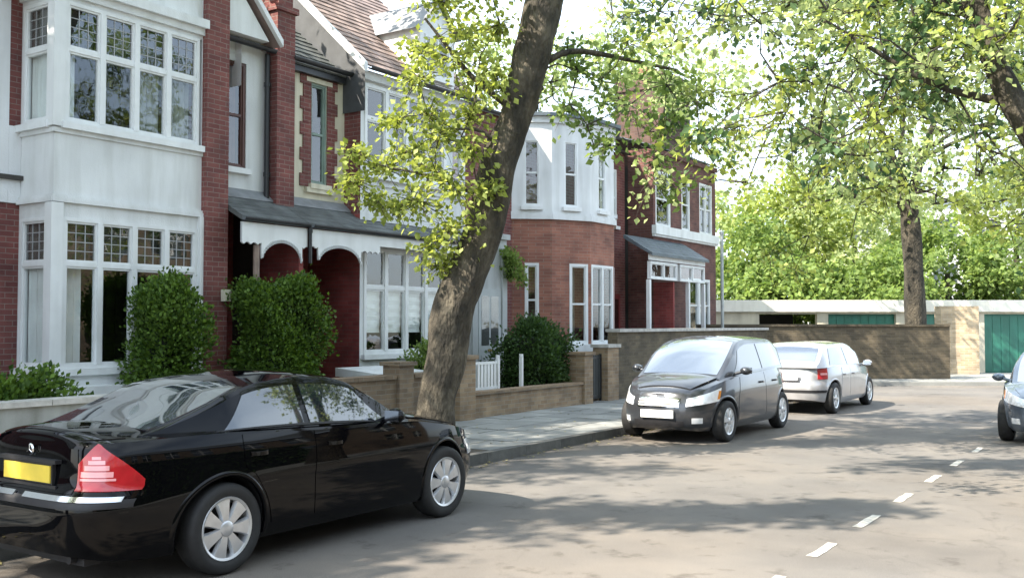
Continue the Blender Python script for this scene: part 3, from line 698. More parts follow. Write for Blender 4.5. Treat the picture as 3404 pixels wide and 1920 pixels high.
mb = MB(); mb.box(-14.4, -12.75, 27.5, 29.5, 6.6, 9.35); mb.box(-14.45, -12.68, 27.44, 29.56, 8.95, 9.07); mb.box(-14.4, -12.72, 27.47, 29.53, 9.35, 9.47); mb.build('chimney_stack', brick_mat('sooty_brick', (0.075, 0.042, 0.034), (0.115, 0.066, 0.052), (0.10, 0.08, 0.07)), h)
for i in range(4):
    mb = MB(); mb.tube([(-13.6, 27.75 + i * 0.45, 9.47), (-13.6, 27.75 + i * 0.45, 9.85)], [0.13, 0.10], 10)
    mb.build('chimney_pot', mat('terracotta_pot', (0.3, 0.14, 0.09), 0.8, 0.2, 5), h, smooth=True)
tiled_roof('roof', h, 25.5, 30.3, -12.1, 6.78, 4.6, 18, M_slate_blue, tile=0.3, gauge=0.25, seed=11)
slate_leanto('porch_canopy', h, 23.75, 27.6, -13.0 + 0.8, 4.15, -11.35, 3.62, M_slate_blue)
fp = FX(-11.5)
mb = MB(); fp.box(mb, 23.8, 27.55, 3.45, 3.60, 0, 0.04); mb.build('fascia', M_white, h)
window(h, fp, 23.85, 25.55, 2.95, 3.42, 2, None, False, 0.0, 0.05, name='porch_fanlight', sill=False)
window(h, fp, 25.75, 27.5, 2.95, 3.42, 2, None, False, 0.0, 0.05, name='porch_fanlight', sill=False)
for a in (23.8, 26.35, 27.46):
    mb = MB(); mb.box(-11.56, -11.46, a, a + 0.1, 0.1, 2.93); mb.build('porch_post', M_white, h)
panel_door(h, f4, 26.0, 26.9, 0.3, 2.6, 0.05, M_door); 
mb = MB(); mb.box(-12.2, -11.6, 25.6, 25.68, 0, 2.93); mb.build('porch_side_wall', M_deepred, h)
panel_door(h, FX(-13.0), 24.1, 25.0, 0.3, 2.6, 0.05, M_door)
room(h, 25.6, 30.15, -12.4)
finish(h)
# terrace behind the camera that throws the morning shade is left to the trees
# ------------------------------------------------------------------ garden walls, gates, boxes
def piece(name, label, cat, parts, loc=(0, 0, 0), group=None):
    """parts: (part name, MB, material); one part -> a single mesh"""
    if len(parts) == 1:
        o = parts[0][1].build(name, parts[0][2]); tag(o, label, cat, group); return o
    e = empty(name, loc); tag(e, label, cat, group)
    for nme, mb, m in parts: mb.build(nme, m, e)
    finish(e); return e
def coping_run(mb, x0, x1, y0, y1, z, t=0.06, L=0.6):
    y = y0
    while y < y1 - 0.05:
        b = min(y + L, y1); mb.box(x0, x1, y + 0.004, b - 0.004, z, z + t + rng.uniform(-0.003, 0.003)); y = b
M_grime = mat('weathered_render_wall', (0.30, 0.31, 0.29), 0.9, 0.15, 2, 0.3, 40, stain=0.3)
w, c = MB(), MB(); w.box(-10.32, -10.1, -4, 10.4, 0, 0.88); coping_run(c, -10.37, -10.05, -4, 10.4, 0.88)
piece('garden_wall', 'low grey rendered garden wall with pale coping behind the black saloon', 'wall', [('wall', w, M_grime), ('coping', c, M_coping)], (-10.2, 3, 0))
w, c = MB(), MB(); w.box(-10.32, -10.1, 10.42, 13.1, 0, 0.90); coping_run(c, -10.37, -10.05, 10.42, 11.9, 0.90)
w.box(-10.38, -10.04, 11.95, 12.3, 0, 1.10); c.box(-10.42, -10.0, 11.91, 12.34, 1.10, 1.16); coping_run(c, -10.37, -10.05, 12.34, 13.1, 0.90)
piece('garden_wall', 'brown brick garden wall with a square pier, left of the leaning tree trunk', 'wall', [('wall', w, M_brown), ('coping', c, M_brown)], (-10.2, 11.8, 0))
w, c = MB(), MB(); w.box(-10.42, -10.02, 13.5, 13.95, 0, 1.15); c.box(-10.46, -9.98, 13.46, 13.99, 1.15, 1.22)
w.box(-10.32, -10.1, 13.95, 17.8, 0, 0.52); coping_run(c, -10.36, -10.06, 13.99, 17.8, 0.52, 0.05)
w.box(-10.4, -10.04, 17.8, 18.15, 0, 1.12); c.box(-10.44, -10.0, 17.76, 18.19, 1.12, 1.18)
piece('garden_wall', 'low buff brick garden wall between two piers, right of the leaning tree', 'wall', [('wall', w, M_buff), ('coping', c, M_buff)], (-10.2, 16, 0))
w, c = MB(), MB(); w.box(-10.4, -10.04, 18.8, 19.3, 0, 1.25); c.box(-10.44, -10.0, 18.76, 19.34, 1.25, 1.32)
piece('gate_pier', 'buff brick gate pier standing alone at the right of the dark garden gate', 'pier', [('pier', w, M_buff), ('cap', c, M_coping)], (-10.2, 19, 0))
w, c = MB(), MB(); w.box(-10.34, -10.1, 19.36, 29.0, 0, 1.58); coping_run(c, -10.40, -10.04, 19.36, 29.0, 1.58, 0.07)
piece('garden_wall', 'tall taupe brick garden wall with pale coping behind the dark hatchback', 'wall', [('wall', w, M_brown_shade), ('coping', c, M_coping)], (-10.2, 24, 0))
# dark gate in the gap
g = empty('garden_gate', (-10.2, 18.2, 0.12)); tag(g, 'dark narrow garden gate between two buff brick piers', 'gate')
mb = MB(); mb.box(-0.02, 0.02, 0.0, 0.04, 0, 1.0); mb.box(-0.02, 0.02, 0.54, 0.58, 0, 1.0); mb.box(-0.02, 0.02, 0.04, 0.54, 0.1, 0.14); mb.box(-0.02, 0.02, 0.04, 0.54, 0.9, 0.94)
mb.build('gate_frame', M_black, g)
for i in range(5):
    mb = MB(); mb.box(-0.012, 0.012, 0.05 + i * 0.1, 0.135 + i * 0.1, 0.06, 0.98); mb.build('board', mat('dark_board', (0.03, 0.035, 0.035), 0.6, 0.2, 6), g)
# pale fence panel above the low wall
g = empty('metal_railing', (-10.45, 14.2, 0.5)); tag(g, 'pale grey railing standing behind the low buff wall beside the tree', 'railing')
for i, yy in enumerate((0.0, 1.05, 1.85)):
    mb = MB(); mb.box(-0.03, 0.03, yy - 0.03, yy + 0.03, -0.4, 0.62); mb.tube([(0, yy, 0.62), (0, yy, 0.68)], 0.04, 8); mb.build('post', M_white, g)
for z in (0.06, 0.52):
    mb = MB(); mb.box(-0.015, 0.015, 0.03, 1.02, z, z + 0.05); mb.build('rail', M_white, g)
for i in range(9):
    mb = MB(); mb.box(-0.011, 0.011, 0.08 + i * 0.105, 0.15 + i * 0.105, 0.11, 0.52); mb.build('picket', M_metalgrey if i < 3 else M_white, g)
# storage box in the front garden
g = empty('storage_box', (-11.25, 12.95, 0.09)); tag(g, 'white garden storage box below the bay window, behind the brown brick wall', 'storage box')
mb = MB(); mb.box(-0.42, 0.42, -0.62, 0.62, 0, 0.78); mb.build('body', M_white, g)
mb = MB(); mb.hexa([(-0.47, -0.67, 0.785), (0.47, -0.67, 0.785), (0.47, 0.67, 0.785), (-0.47, 0.67, 0.785), (-0.47, -0.67, 0.93), (0.47, -0.67, 0.85), (0.47, 0.67, 0.85), (-0.47, 0.67, 0.93)]); mb.build('lid', M_white, g)

# ------------------------------------------------------------------ the far side of the junction
FE = Vector((cos(R(33.6)), sin(R(33.6)), 0))     # the far wall runs square across the view down the street
FN = Vector((FE.y, -FE.x, 0))
def far(z): return F(-FN * z, FE)                # frame: u from the street axis, outward towards the street
fw = far(30.0)
mb = MB(); f_ = far(28.4); f_.box(mb, 5.0, 22, -0.02, 0.11, -5.2, 0.0); mb.build('far_pavement', M_slab, None, kind='structure')
mb = MB(); y = 5.0
w, c = MB(), MB()
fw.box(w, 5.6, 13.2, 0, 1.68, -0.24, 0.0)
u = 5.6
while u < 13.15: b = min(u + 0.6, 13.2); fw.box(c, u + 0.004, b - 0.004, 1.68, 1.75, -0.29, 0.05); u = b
e = piece('boundary_wall', 'brown brick boundary wall across the end of the street, in front of the garages', 'wall', [('wall', w, M_brown_shade), ('coping', c, M_brown_shade)], tuple(fw.p(9, 0)))
fp_ = far(32.8)
w = MB(); fp_.box(w, 14.15, 15.4, 0, 2.35, -0.5, 0.0)
piece('gate_pier', 'wide sunlit yellow brick pier beside the green garage door', 'pier', [('pier', w, M_yellow)])
# garage block
fg = far(36.0)
g = empty('garage_block', tuple(fg.p(12, 0))); tag(g, 'low row of lock-up garages with a cream flat fascia and green doors', 'garages')
mb = MB()
edges = [7.0, 8.55, 8.95, 11.05, 11.45, 13.9, 14.4, 17.1, 17.35, 20.4, 20.8, 24]
doors = [(8.95, 11.05, None), (11.45, 13.9, 'g'), (14.4, 16.6, 'g'), (17.1, 20.0, 'g'), (20.4, 23.2, 'g')]
fg.wall(mb, 7.0, 24.0, 0, 2.2, [(a, b, 0.0, 2.12) for a, b, _ in doors], 0.25); mb.build('wall', mat('cream_painted_brick', (0.62, 0.57, 0.45), 0.85, 0.12, 2, 0.2, 40, stain=0.2), g)
mb = MB(); fg.box(mb, 6.9, 24.1, 2.2, 2.62, -5.0, 0.18); mb.build('fascia', mat('cream_fascia', (0.86, 0.83, 0.74), 0.8, 0.04, 2, stain=0.15), g)
for a, b, k in doors:
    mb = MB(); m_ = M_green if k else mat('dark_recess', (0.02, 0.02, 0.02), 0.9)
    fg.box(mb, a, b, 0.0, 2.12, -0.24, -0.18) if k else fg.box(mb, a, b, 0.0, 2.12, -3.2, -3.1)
    d = mb.build('garage_door', m_, g)
    if k:
        n = int((b - a) / 0.3)
        for i in range(n):
            q = MB(); fg.box(q, a + 0.05 + i * (b - a - 0.1) / n + 0.012, a + 0.05 + (i + 1) * (b - a - 0.1) / n - 0.012, 0.05, 2.05, -0.18, -0.165); q.build('panel', M_green, d)
finish(g)
# slim grey post at the corner
g = empty('sign_post', (-10.55, 29.2, 0.0)); tag(g, 'slim pale grey post at the end of the terrace beside the garages', 'post')
g.location = (-10.62, 26.75, 0.09)
mb = MB(); mb.tube([(0, 0, 0), (0, 0, 4.2)], 0.045, 10); mb.build('pole', M_metalgrey, g, smooth=True)
mb = MB(); mb.tube([(0, 0, 4.2), (0, 0, 4.26), (0, 0, 4.30)], [0.06, 0.06, 0.02], 10); mb.tube([(0, 0, 0), (0, 0, 0.9)], 0.07, 10); mb.build('collar', M_metalgrey, g, smooth=True)
# block of flats beyond the trees
fb = far(62)
g = empty('apartment_building', tuple(fb.p(22, 0))); tag(g, 'pale flat-roofed building half hidden behind the trees at the right', 'building')
mb = MB(); ops = [(18.5 + i * 2.6, 20.1 + i * 2.6, z, z + 1.3) for i in range(7) for z in (1.2, 4.2, 7.0)]
fb.wall(mb, 17.5, 37, 0, 9.6, ops, 0.2); fb.box(mb, 17.3, 37.2, 9.6, 10.0, -9, 0.3); mb.build('wall', M_render, g)
for a, b, c_, d_ in ops:
    q = MB(); fb.box(q, a, b, c_, d_, -0.2, -0.15); wq = q.build('window', mat('far_glass', (0.10, 0.12, 0.13), 0.1, 0.1, 2), g)
    q = MB(); fb.box(q, a + 0.76, a + 0.84, c_, d_, -0.15, -0.1); q.build('mullion', M_white, wq)
finish(g)
# ------------------------------------------------------------------ cars
def pchip(xs, ys):
    xs = np.array(xs, float); ys = np.array(ys, float); h = np.diff(xs); d = np.diff(ys) / h
    m = np.zeros_like(ys); m[0], m[-1] = d[0], d[-1]
    for i in range(1, len(xs) - 1):
        if d[i - 1] * d[i] > 0:
            w1, w2 = 2 * h[i] + h[i - 1], h[i] + 2 * h[i - 1]; m[i] = (w1 + w2) / (w1 / d[i - 1] + w2 / d[i])
    def f(x):
        x = min(max(x, xs[0]), xs[-1]); i = min(int(np.searchsorted(xs, x, 'right')) - 1, len(h) - 1); i = max(i, 0)
        t = (x - xs[i]) / h[i]; t2, t3 = t * t, t * t * t
        return float((2 * t3 - 3 * t2 + 1) * ys[i] + (t3 - 2 * t2 + t) * h[i] * m[i] + (-2 * t3 + 3 * t2) * ys[i + 1] + (t3 - t2) * h[i] * m[i + 1])
    return f
def paint_mat(name, col, metal=0.3, rough=0.28):
    m = bpy.data.materials.new(name); n, l, b = nodes(m)
    tc = n.new('ShaderNodeTexCoord'); no = n.new('ShaderNodeTexNoise'); no.inputs['Scale'].default_value = 3; no.inputs['Detail'].default_value = 8
    l.new(tc.outputs['Object'], no.inputs['Vector'])
    r = ramp_of(n, [(0.35, col), (0.75, tuple(c * 1.2 + 0.0005 for c in col))]); l.new(no.outputs['Fac'], r.inputs['Fac']); l.new(r.outputs[0], b.inputs['Base Color'])
    r2 = ramp_of(n, [(0.4, (0.02, 0.02, 0.02)), (0.8, (0.08, 0.08, 0.08))]); l.new(no.outputs['Fac'], r2.inputs['Fac']); l.new(r2.outputs[0], b.inputs['Coat Roughness'])
    b.inputs['Metallic'].default_value = metal; b.inputs['Roughness'].default_value = rough; b.inputs['Coat Weight'].default_value = 1.0
    if max(col) < 0.006: b.inputs['Coat IOR'].default_value = 1.33; b.inputs['Specular IOR Level'].default_value = 0.0
    return m
M_carglass = mat('car_glass', (0.012, 0.018, 0.022), 0.03, 0.1, 3, spec=1.0, coat=1.0)
M_carglass.node_tree.nodes['Principled BSDF'].inputs['IOR'].default_value = 1.6
M_screen = mat('windscreen_glass', (0.03, 0.04, 0.05), 0.03, 0.1, 3, spec=1.0, coat=1.0)
M_screen.node_tree.nodes['Principled BSDF'].inputs['IOR'].default_value = 2.6
M_rubber = mat('tyre_rubber', (0.018, 0.018, 0.018), 0.75, 0.2, 20)
M_trim = mat('black_plastic', (0.016, 0.016, 0.018), 0.5, 0.2, 20)
M_chrome = mat('chrome', (0.75, 0.76, 0.78), 0.12, 0.05, 5, metal=1.0)
M_alloy = mat('alloy_wheel', (0.68, 0.69, 0.70), 0.34, 0.1, 12, metal=0.75)
M_redlens = mat('red_lens', (0.42, 0.014, 0.02), 0.12, 0.15, 12, coat=1.0)
M_pinklens = mat('pale_red_lens', (0.80, 0.35, 0.36), 0.2, 0.1, 12, coat=1.0)
M_clearlens = mat('clear_lens', (0.82, 0.84, 0.86), 0.15, 0.1, 12, coat=1.0, metal=0.15)
M_amber = mat('amber_lens', (0.7, 0.25, 0.03), 0.2, 0.1, 12, coat=1.0)
M_plateY = mat('yellow_plate', (0.80, 0.60, 0.07), 0.45, 0.12, 6)
M_plateW = mat('white_plate', (0.80, 0.80, 0.78), 0.4, 0.04, 6)

class Car:
    """x forward, y left, z up, origin on the ground at the middle of the wheelbase line"""
    def __init__(s, S):
        s.S = S
        s.zs = pchip(*zip(*S['shoulder'])); s.zb = pchip(*zip(*S['bottom']))
        s.fx = pchip(*zip(*S['front'])); s.rx = pchip(*zip(*S['rear'])); s.hw = pchip(*zip(*S['width']))
        pts = []
        for i in range(4001):
            ph = pi * i / 4000; c, sn = cos(ph), sin(ph)
            n = S['nf'] if c > 0 else S['nr']
            pts.append((math.copysign(abs(c) ** (2 / n), c), sn ** (2 / n)))
        a, b = 2.2, 0.86; P = np.array(pts); d = np.r_[0, np.cumsum(np.hypot(np.diff(P[:, 0]) * a, np.diff(P[:, 1]) * b))]
        s.N = S.get('N', 150); q = np.linspace(0, d[-1], s.N + 1)
        s.cx = np.interp(q, d, P[:, 0]); s.cy = np.interp(q, d, P[:, 1]); s.cx[0], s.cx[-1] = 1, -1; s.cy[0] = s.cy[-1] = 0
        s.d, s.P = d, P
    def out(s, t):     # t in 0..1 round the half outline
        q = t * s.d[-1]; return float(np.interp(q, s.d, s.P[:, 0])), float(np.interp(q, s.d, s.P[:, 1]))
    def pt(s, cx, cy, z, side=-1):
        x = cx * (s.fx(z) if cx > 0 else s.rx(z)); return Vector((x, side * cy * s.hw(z) * s.taper(x), z))
    def taper(s, x):
        return 1.0
    def sp(s, t, z, side=-1, off=0.0):
        cx, cy = s.out(t); p = s.pt(cx, cy, z, side)
        if off:
            e = 0.002; a, b = s.out(max(t - e, 0)), s.out(min(t + e, 1)); du = s.pt(*b, z, side) - s.pt(*a, z, side); dz = s.pt(cx, cy, z + 0.01, side) - s.pt(cx, cy, z - 0.01, side)
            n = du.cross(dz).normalized()
            if n.dot(Vector((p.x, p.y * 2, 0))) < 0: n = -n
            p = p + n * off
        return p
    def t_of_x(s, x):   # outline parameter for a point on the side at x
        z = 0.6; cx = x / (s.fx(z) if x > 0 else s.rx(z)); i = int(np.searchsorted(-s.P[:, 0], -cx)); i = min(max(i, 1), len(s.d) - 1)
        return float(s.d[i] / s.d[-1])
    def t_of_y(s, y, rear=True):
        k = s.hw(0.7); v = abs(y) / k; h = len(s.d) // 2; m = s.S['nr'] if rear else s.S['nf']
        seg = s.P[:, 1]
        if rear: i = len(seg) - 1 - int(np.searchsorted(seg[::-1][:h], v))
        else: i = int(np.searchsorted(seg[:h], v))
        return float(s.d[i] / s.d[-1])
    def patch(s, name, mat_, parent, t0, t1, zlo, zhi, off=0.004, nt=14, nz=8, side=-1, depth=0.012, both=False):
        """a skin panel over the outline range t0..t1 between heights zlo(k), zhi(k), k = 0..1 along t; standing off the body with a rim"""
        fl = zlo if callable(zlo) else (lambda k: zlo); fh = zhi if callable(zhi) else (lambda k: zhi)
        rows = []
        mb = MB()
        sides = (-1, 1) if both else (side,)
        for sd in sides:
            P = []
            for j in range(-1, nz + 2):
                jj = min(max(j, 0), nz) / nz; row = []
                for i in range(-1, nt + 2):
                    ii = min(max(i, 0), nt) / nt; rim = (j < 0 or j > nz or i < 0 or i > nt)
                    z = fl(ii) + (fh(ii) - fl(ii)) * jj
                    row.append(s.sp(t0 + (t1 - t0) * ii, z, sd, off - depth if rim else off))
                P.append(row)
            mb.grid(P, flip=(sd > 0))
        return mb.build(name, mat_, parent, smooth=50)
    def crown(s, x): return s.S.get('crown', 0.06)
    def top(s, x, yf):
        """point on bonnet / boot deck; yf in -1..1 across"""
        z0 = s.zs(x)
        cx = x / (s.fx(z0) if x > 0 else s.rx(z0)); cx = min(max(cx, -1), 1); n = s.S['nf'] if x > 0 else s.S['nr']
        y = (max(0, 1 - abs(cx) ** n)) ** (1 / n) * s.hw(z0)
        c = s.S['crown'] * min(1, y / 0.55)
        return Vector((x, y * yf, z0 + c * (1 - abs(yf) ** 2.6)))
    def body(s, parent, m):
        S = s.S; NZ = 16; K = 12; mb = MB(); V = []
        def ring(i):
            cx, cy = s.cx[i], s.cy[i]; x0 = cx * (s.fx(0.7) if cx > 0 else s.rx(0.7)); zt, zb = s.zs(x0), s.zb(x0)
            right = [s.pt(cx, cy, zb + (zt - zb) * (j / NZ), -1) for j in range(NZ + 1)]
            left = [Vector((p.x, -p.y, p.z)) for p in right]
            yt = right[-1].y; c = S['crown'] * min(1, abs(yt) / 0.55)
            topr = [Vector((right[-1].x, yt * (1 - 2 * k / K), zt + c * (1 - abs(1 - 2 * k / K) ** 2.6))) for k in range(1, K)]
            yb = right[0].y; botr = [Vector((right[0].x, -yb * (1 - 2 * k / 4), zb)) for k in range(1, 4)]
            return right + topr + left[::-1] + botr
        rows = [ring(i) for i in range(0, s.N + 1)]
        mb.grid(rows, closed_v=True)
        o = mb.build('body', m, parent)
        import bmesh
        bm = bmesh.new(); bm.from_mesh(o.data); bmesh.ops.remove_doubles(bm, verts=bm.verts, dist=0.0004)
        bmesh.ops.dissolve_degenerate(bm, edges=bm.edges, dist=0.0001)
        bd = [e for e in bm.edges if e.is_boundary]
        if bd: bmesh.ops.holes_fill(bm, edges=bd)
        bmesh.ops.recalc_face_normals(bm, faces=bm.faces); bm.to_mesh(o.data); bm.free()
        cut = MB()
        for x in S['wheels']:
            for sd in (-1, 1):
                P = [[(x + S['arch'] * cos(t), y * sd, S['R'] + 0.01 + S['arch'] * sin(t)) for t in [2 * pi * k / 48 for k in range(48)]] for y in (0.52, 1.1)]
                cut.grid(P, closed_v=True); cut.face(P[0]); cut.face(P[1][::-1])
        co = cut.build('cutter', M_trim)
        bm = bmesh.new(); bm.from_mesh(co.data); bmesh.ops.recalc_face_normals(bm, faces=bm.faces); bm.to_mesh(co.data); bm.free()
        md = o.modifiers.new('cut', 'BOOLEAN'); md.operation = 'DIFFERENCE'; md.object = co; md.solver = 'EXACT'
        o.data.materials.append(M_trim)
        dg = bpy.context.evaluated_depsgraph_get(); dg.update(); me = bpy.data.meshes.new_from_object(o.evaluated_get(dg)); o.modifiers.clear()
        old = o.data; o.data = me; me.name = 'body'
        bpy.data.objects.remove(co)
        me.materials.clear(); me.materials.append(m); me.materials.append(M_trim)
        for p in me.polygons:
            c = p.center; ins = False
            for x in S['wheels']:
                if math.hypot(c.x - x, c.z - S['R'] - 0.01) < S['arch'] + 0.004 and abs(c.y) < s.hw(0.5) - 0.012: ins = True
            p.material_index = 1 if ins else 0
        me.polygons.foreach_set('use_smooth', [True] * len(me.polygons)); me.set_sharp_from_angle(angle=R(32))
        # arch lips
        for x in S['wheels']:
            for sd in (-1, 1):
                mb = MB(); rows = []
                for k in range(33):
                    t = -0.25 + (pi + 0.5) * k / 32; row = []
                    for (dr, dy) in ((-0.004, -0.03), (-0.006, 0.004), (0.006, 0.010), (0.022, 0.007), (0.034, -0.004)):
                        rr = S['arch'] + dr; px, pz = x + rr * cos(t), S['R'] + 0.01 + rr * sin(t)
                        pz_ = max(pz, s.zb(px)); cx = px / (s.fx(pz_) if px > 0 else s.rx(pz_)); n = S['nf'] if px > 0 else S['nr']
                        y = (max(0.05, 1 - min(1, abs(cx)) ** n)) ** (1 / n) * s.hw(pz_)
                        row.append((px, sd * (y + dy), pz_))
                    rows.append(row)
                mb.grid(rows, flip=(sd < 0)); mb.build('wheel_arch_lip', m, parent, smooth=80)
        return o
    # greenhouse
    def gh(s, x):
        S = s.S; zr = s.roofz(x); zb = s.zs(x) - 0.015; wb = s.belt(x); k = S['tumble']
        zc = zb + (zr - zb) * s.cf(x); wc = max(0.1, wb - (zc - zb) * k - 0.02 * ((zc - zb) / 0.45) ** 2); return zb, wb, zc, wc, zr
    def side(s, x, f, sd=-1, off=0.0):
        zb, wb, zc, wc, zr = s.gh(x); z = zb + (zc - zb) * f; y = wb - (z - zb) * s.S['tumble'] - 0.02 * ((z - zb) / 0.45) ** 2
        return Vector((x, sd * (y + off), z + off * 0.3))
    def over(s, x, yf, off=0.0):
        zb, wb, zc, wc, zr = s.gh(x); z = zr - (zr - zc) * abs(yf) ** 2.4
        zr2 = s.roofz(x + 0.02); zr1 = s.roofz(x - 0.02); sl = (zr2 - zr1) / 0.04; n = Vector((-sl, 0, 1)).normalized()
        return Vector((x, yf * wc, z)) + n * off
    def greenhouse(s, parent, m):
        S = s.S; s.roofz = pchip(*zip(*S['roof'])); s.belt = pchip(*zip(*S['belt'])); s.cf = pchip(*zip(*S['corner']))
        x0, x1 = S['roof'][0][0], S['roof'][-1][0]; mb = MB(); rows = []
        n = 90
        for i in range(n + 1):
            x = x0 + (x1 - x0) * i / n; L = [s.side(x, f, -1) for f in (0, .2, .4, .6, .8, .93)]
            T = [s.over(x, yf) for yf in (-.97, -.92, -.85, -.7, -.5, -.25, 0, .25, .5, .7, .85, .92, .97)]
            Rr = [s.side(x, f, 1) for f in (.93, .8, .6, .4, .2, 0)]
            rows.append(L + T + Rr)
        mb.grid(rows, flip=True); mb.face(rows[0]); mb.face(rows[-1][::-1])
        o = mb.build('roof', m, parent, smooth=28); return o
    def side_glass(s, name, parent, x0, x1, fl, fh, sd=-1, off=0.006, m=None, skew0=0.0, skew1=0.0):
        mb = MB(); P = []; nx, nz = 18, 6
        for j in range(-1, nz + 2):
            row = []; jj = min(max(j, 0), nz) / nz
            for i in range(-1, nx + 2):
                ii = min(max(i, 0), nx) / nx; rim = j < 0 or j > nz or i < 0 or i > nx
                a = x0 + skew0 * jj; b = x1 + skew1 * jj; x = a + (b - a) * ii; f = fl + (fh - fl) * jj
                row.append(s.side(x, f, sd, off - (0.012 if rim else 0)))
            P.append(row)
        mb.grid(P, flip=(sd > 0)); return mb.build(name, m or M_carglass, parent, smooth=50)
    def screen(s, name, parent, xa, xb, wf=0.9, off=0.006, m=None):
        mb = MB(); P = []; nx, ny = 12, 16
        for j in range(-1, nx + 2):
            jj = min(max(j, 0), nx) / nx; row = []
            for i in range(-1, ny + 2):
                ii = -1 + 2 * min(max(i, 0), ny) / ny; rim = j < 0 or j > nx or i < 0 or i > ny
                row.append(s.over(xa + (xb - xa) * jj, ii * wf, off - (0.012 if rim else 0)))
            P.append(row)
        mb.grid(P, flip=True); return mb.build(name, m or M_screen, parent, smooth=50)
    def deck(s, name, parent, xa, xb, wf, m, off=0.004):
        mb = MB(); P = []; nx, ny = 14, 16
        for j in range(-1, nx + 2):
            jj = min(max(j, 0), nx) / nx; row = []
            for i in range(-1, ny + 2):
                ii = -1 + 2 * min(max(i, 0), ny) / ny; rim = j < 0 or j > nx or i < 0 or i > ny
                p = s.top(xa + (xb - xa) * jj, ii * wf); p.z += off - (0.014 if rim else 0); row.append(p)
            P.append(row)
        mb.grid(P, flip=True); return mb.build(name, m, parent, smooth=40)

WHEELS = {}
def wheel(parent, x, y, rad, sd, style, spokes=7, width=0.20, rimr=0.2):
    """tyre with rim, spokes and hub as sub-parts; sd = side the face looks to"""
    key = (style, rad, sd)
    def lathe(prof, seg=48):
        return [[(r * cos(2 * pi * k / seg), yy * sd, r * sin(2 * pi * k / seg)) for k in range(seg)] for (r, yy) in prof]
    h_ = width / 2
    if key not in WHEELS:
        t = MB(); t.grid(lathe([(rimr, -h_ * 0.9), (rad - 0.03, -h_), (rad - 0.008, -h_ * .85), (rad, -h_ * .5), (rad, h_ * .5), (rad - 0.008, h_ * .85), (rad - 0.03, h_), (rimr + 0.03, h_ * 0.98), (rimr + 0.006, h_ * 0.86)]), closed_v=True, flip=sd < 0)
        for gx in (-0.4, 0.0, 0.4):
            t.grid(lathe([(rad + 0.001, h_ * gx - 0.004), (rad + 0.001, h_ * gx + 0.004)]), closed_v=True, flip=sd < 0)
        r_ = MB(); r_.grid(lathe([(rimr + 0.008, h_ * .86), (rimr + 0.004, h_ * .92), (rimr - 0.012, h_ * .86), (rimr - 0.02, h_ * .5), (rimr - 0.03, -h_ * .6)]), closed_v=True, flip=sd < 0)
        b_ = MB(); b_.grid(lathe([(rimr - 0.02, h_ * 0.05), (0.001, h_ * 0.05)]), closed_v=True, flip=sd < 0)
        s_ = MB()
        for k in range(spokes):
            a = 2 * pi * k / spokes + 0.2; P = []
            for (r, w, d) in ((0.03, 0.026, .80), (rimr * .45, 0.022 if style != 'cover' else 0.038, .86), (rimr * .8, 0.024 if style != 'cover' else 0.058, .84), (rimr - 0.006, 0.034 if style != 'cover' else 0.078, .82)):
                c_, s2 = cos(a), sin(a); row = []
                for (ww, dd) in ((-w, -0.03), (-w * .8, 0.0), (w * .8, 0.0), (w, -0.03)):
                    row.append((r * c_ - ww * s2, (h_ * d + dd) * sd, r * s2 + ww * c_))
                P.append(row)
            s_.grid(P, flip=sd < 0)
        h2 = MB(); h2.grid(lathe([(0.055, h_ * .6), (0.055, h_ * .86), (0.045, h_ * .92), (0.001, h_ * .93)], 24), closed_v=True, flip=sd < 0)
        WHEELS[key] = (t, r_, b_, s_, h2)
        w = t.build('wheel', M_rubber, parent, smooth=50)
        w2 = [b_.build('brake_disc', M_trim, w), r_.build('rim', M_alloy, w, smooth=40), s_.build('spokes', M_alloy, w, smooth=60), h2.build('hub_cap', M_alloy, w, smooth=40)]
        s_m = w2[2]
        WHEELS[key] = (w, w2)
    else:
        w0, subs = WHEELS[key]; w = w0.copy(); C.objects.link(w); w.parent = parent
        for q in subs:
            c = q.copy(); C.objects.link(c); c.parent = w
    w.location = (x, y, rad); w.rotation_euler = (0, rng.uniform(0, 1), 0)
    return w

def place_car(root, x, y, heading):
    """heading +1 drives away along +y, -1 faces the camera"""
    root.location = (x, y, 0.002); root.rotation_euler = (0, 0, pi / 2 if heading > 0 else -pi / 2)
def mirrors(c, root, x, z, y, m, lean=0.0):
    for sd in (-1, 1):
        mb = MB(); P = []
        for i in range(9):
            a = pi * i / 8; rr = sin(a) ** 0.6 if 0 < i < 8 else 0.02
            P.append([(x - 0.02 + 0.085 * (cos(t)) * rr * (1 if cos(t) > 0 else 0.55), sd * (y + 0.02 + 0.20 * i / 8), z + 0.065 * sin(t) * rr) for t in [2 * pi * k / 14 for k in range(14)]])
        mb.grid(P, closed_v=True, flip=sd > 0); mb.tube([(x, sd * (y - 0.05), z - 0.05), (x, sd * (y + 0.05), z - 0.02)], 0.025, 8)
        o = mb.build('wing_mirror', m, root, smooth=60)
        g = MB(); P = [[(x - 0.068, sd * (y + 0.045 + 0.15 * i / 3), z - 0.045 + 0.09 * j / 2) for i in range(4)] for j in range(3)]; g.grid(P, flip=sd < 0); g.build('mirror_glass', M_chrome, o)
def handles(c, root, xs, z, m, w=0.085):
    for x in xs:
        for sd in (-1, 1):
            p = c.sp(c.t_of_x(x), z, sd); mb = MB(); P = []
            for i in range(7):
                u = -1 + 2 * i / 6; d = 0.034 * (1 - abs(u) ** 4) + 0.004
                P.append([(x + u * w, p.y + sd * (d + a * 0.008), z + b * 0.014) for a, b in ((-1, -1), (1, -1), (1, 1), (-1, 1))])
            mb.grid(P, closed_v=True); mb.build('door_handle', m, root, smooth=60)
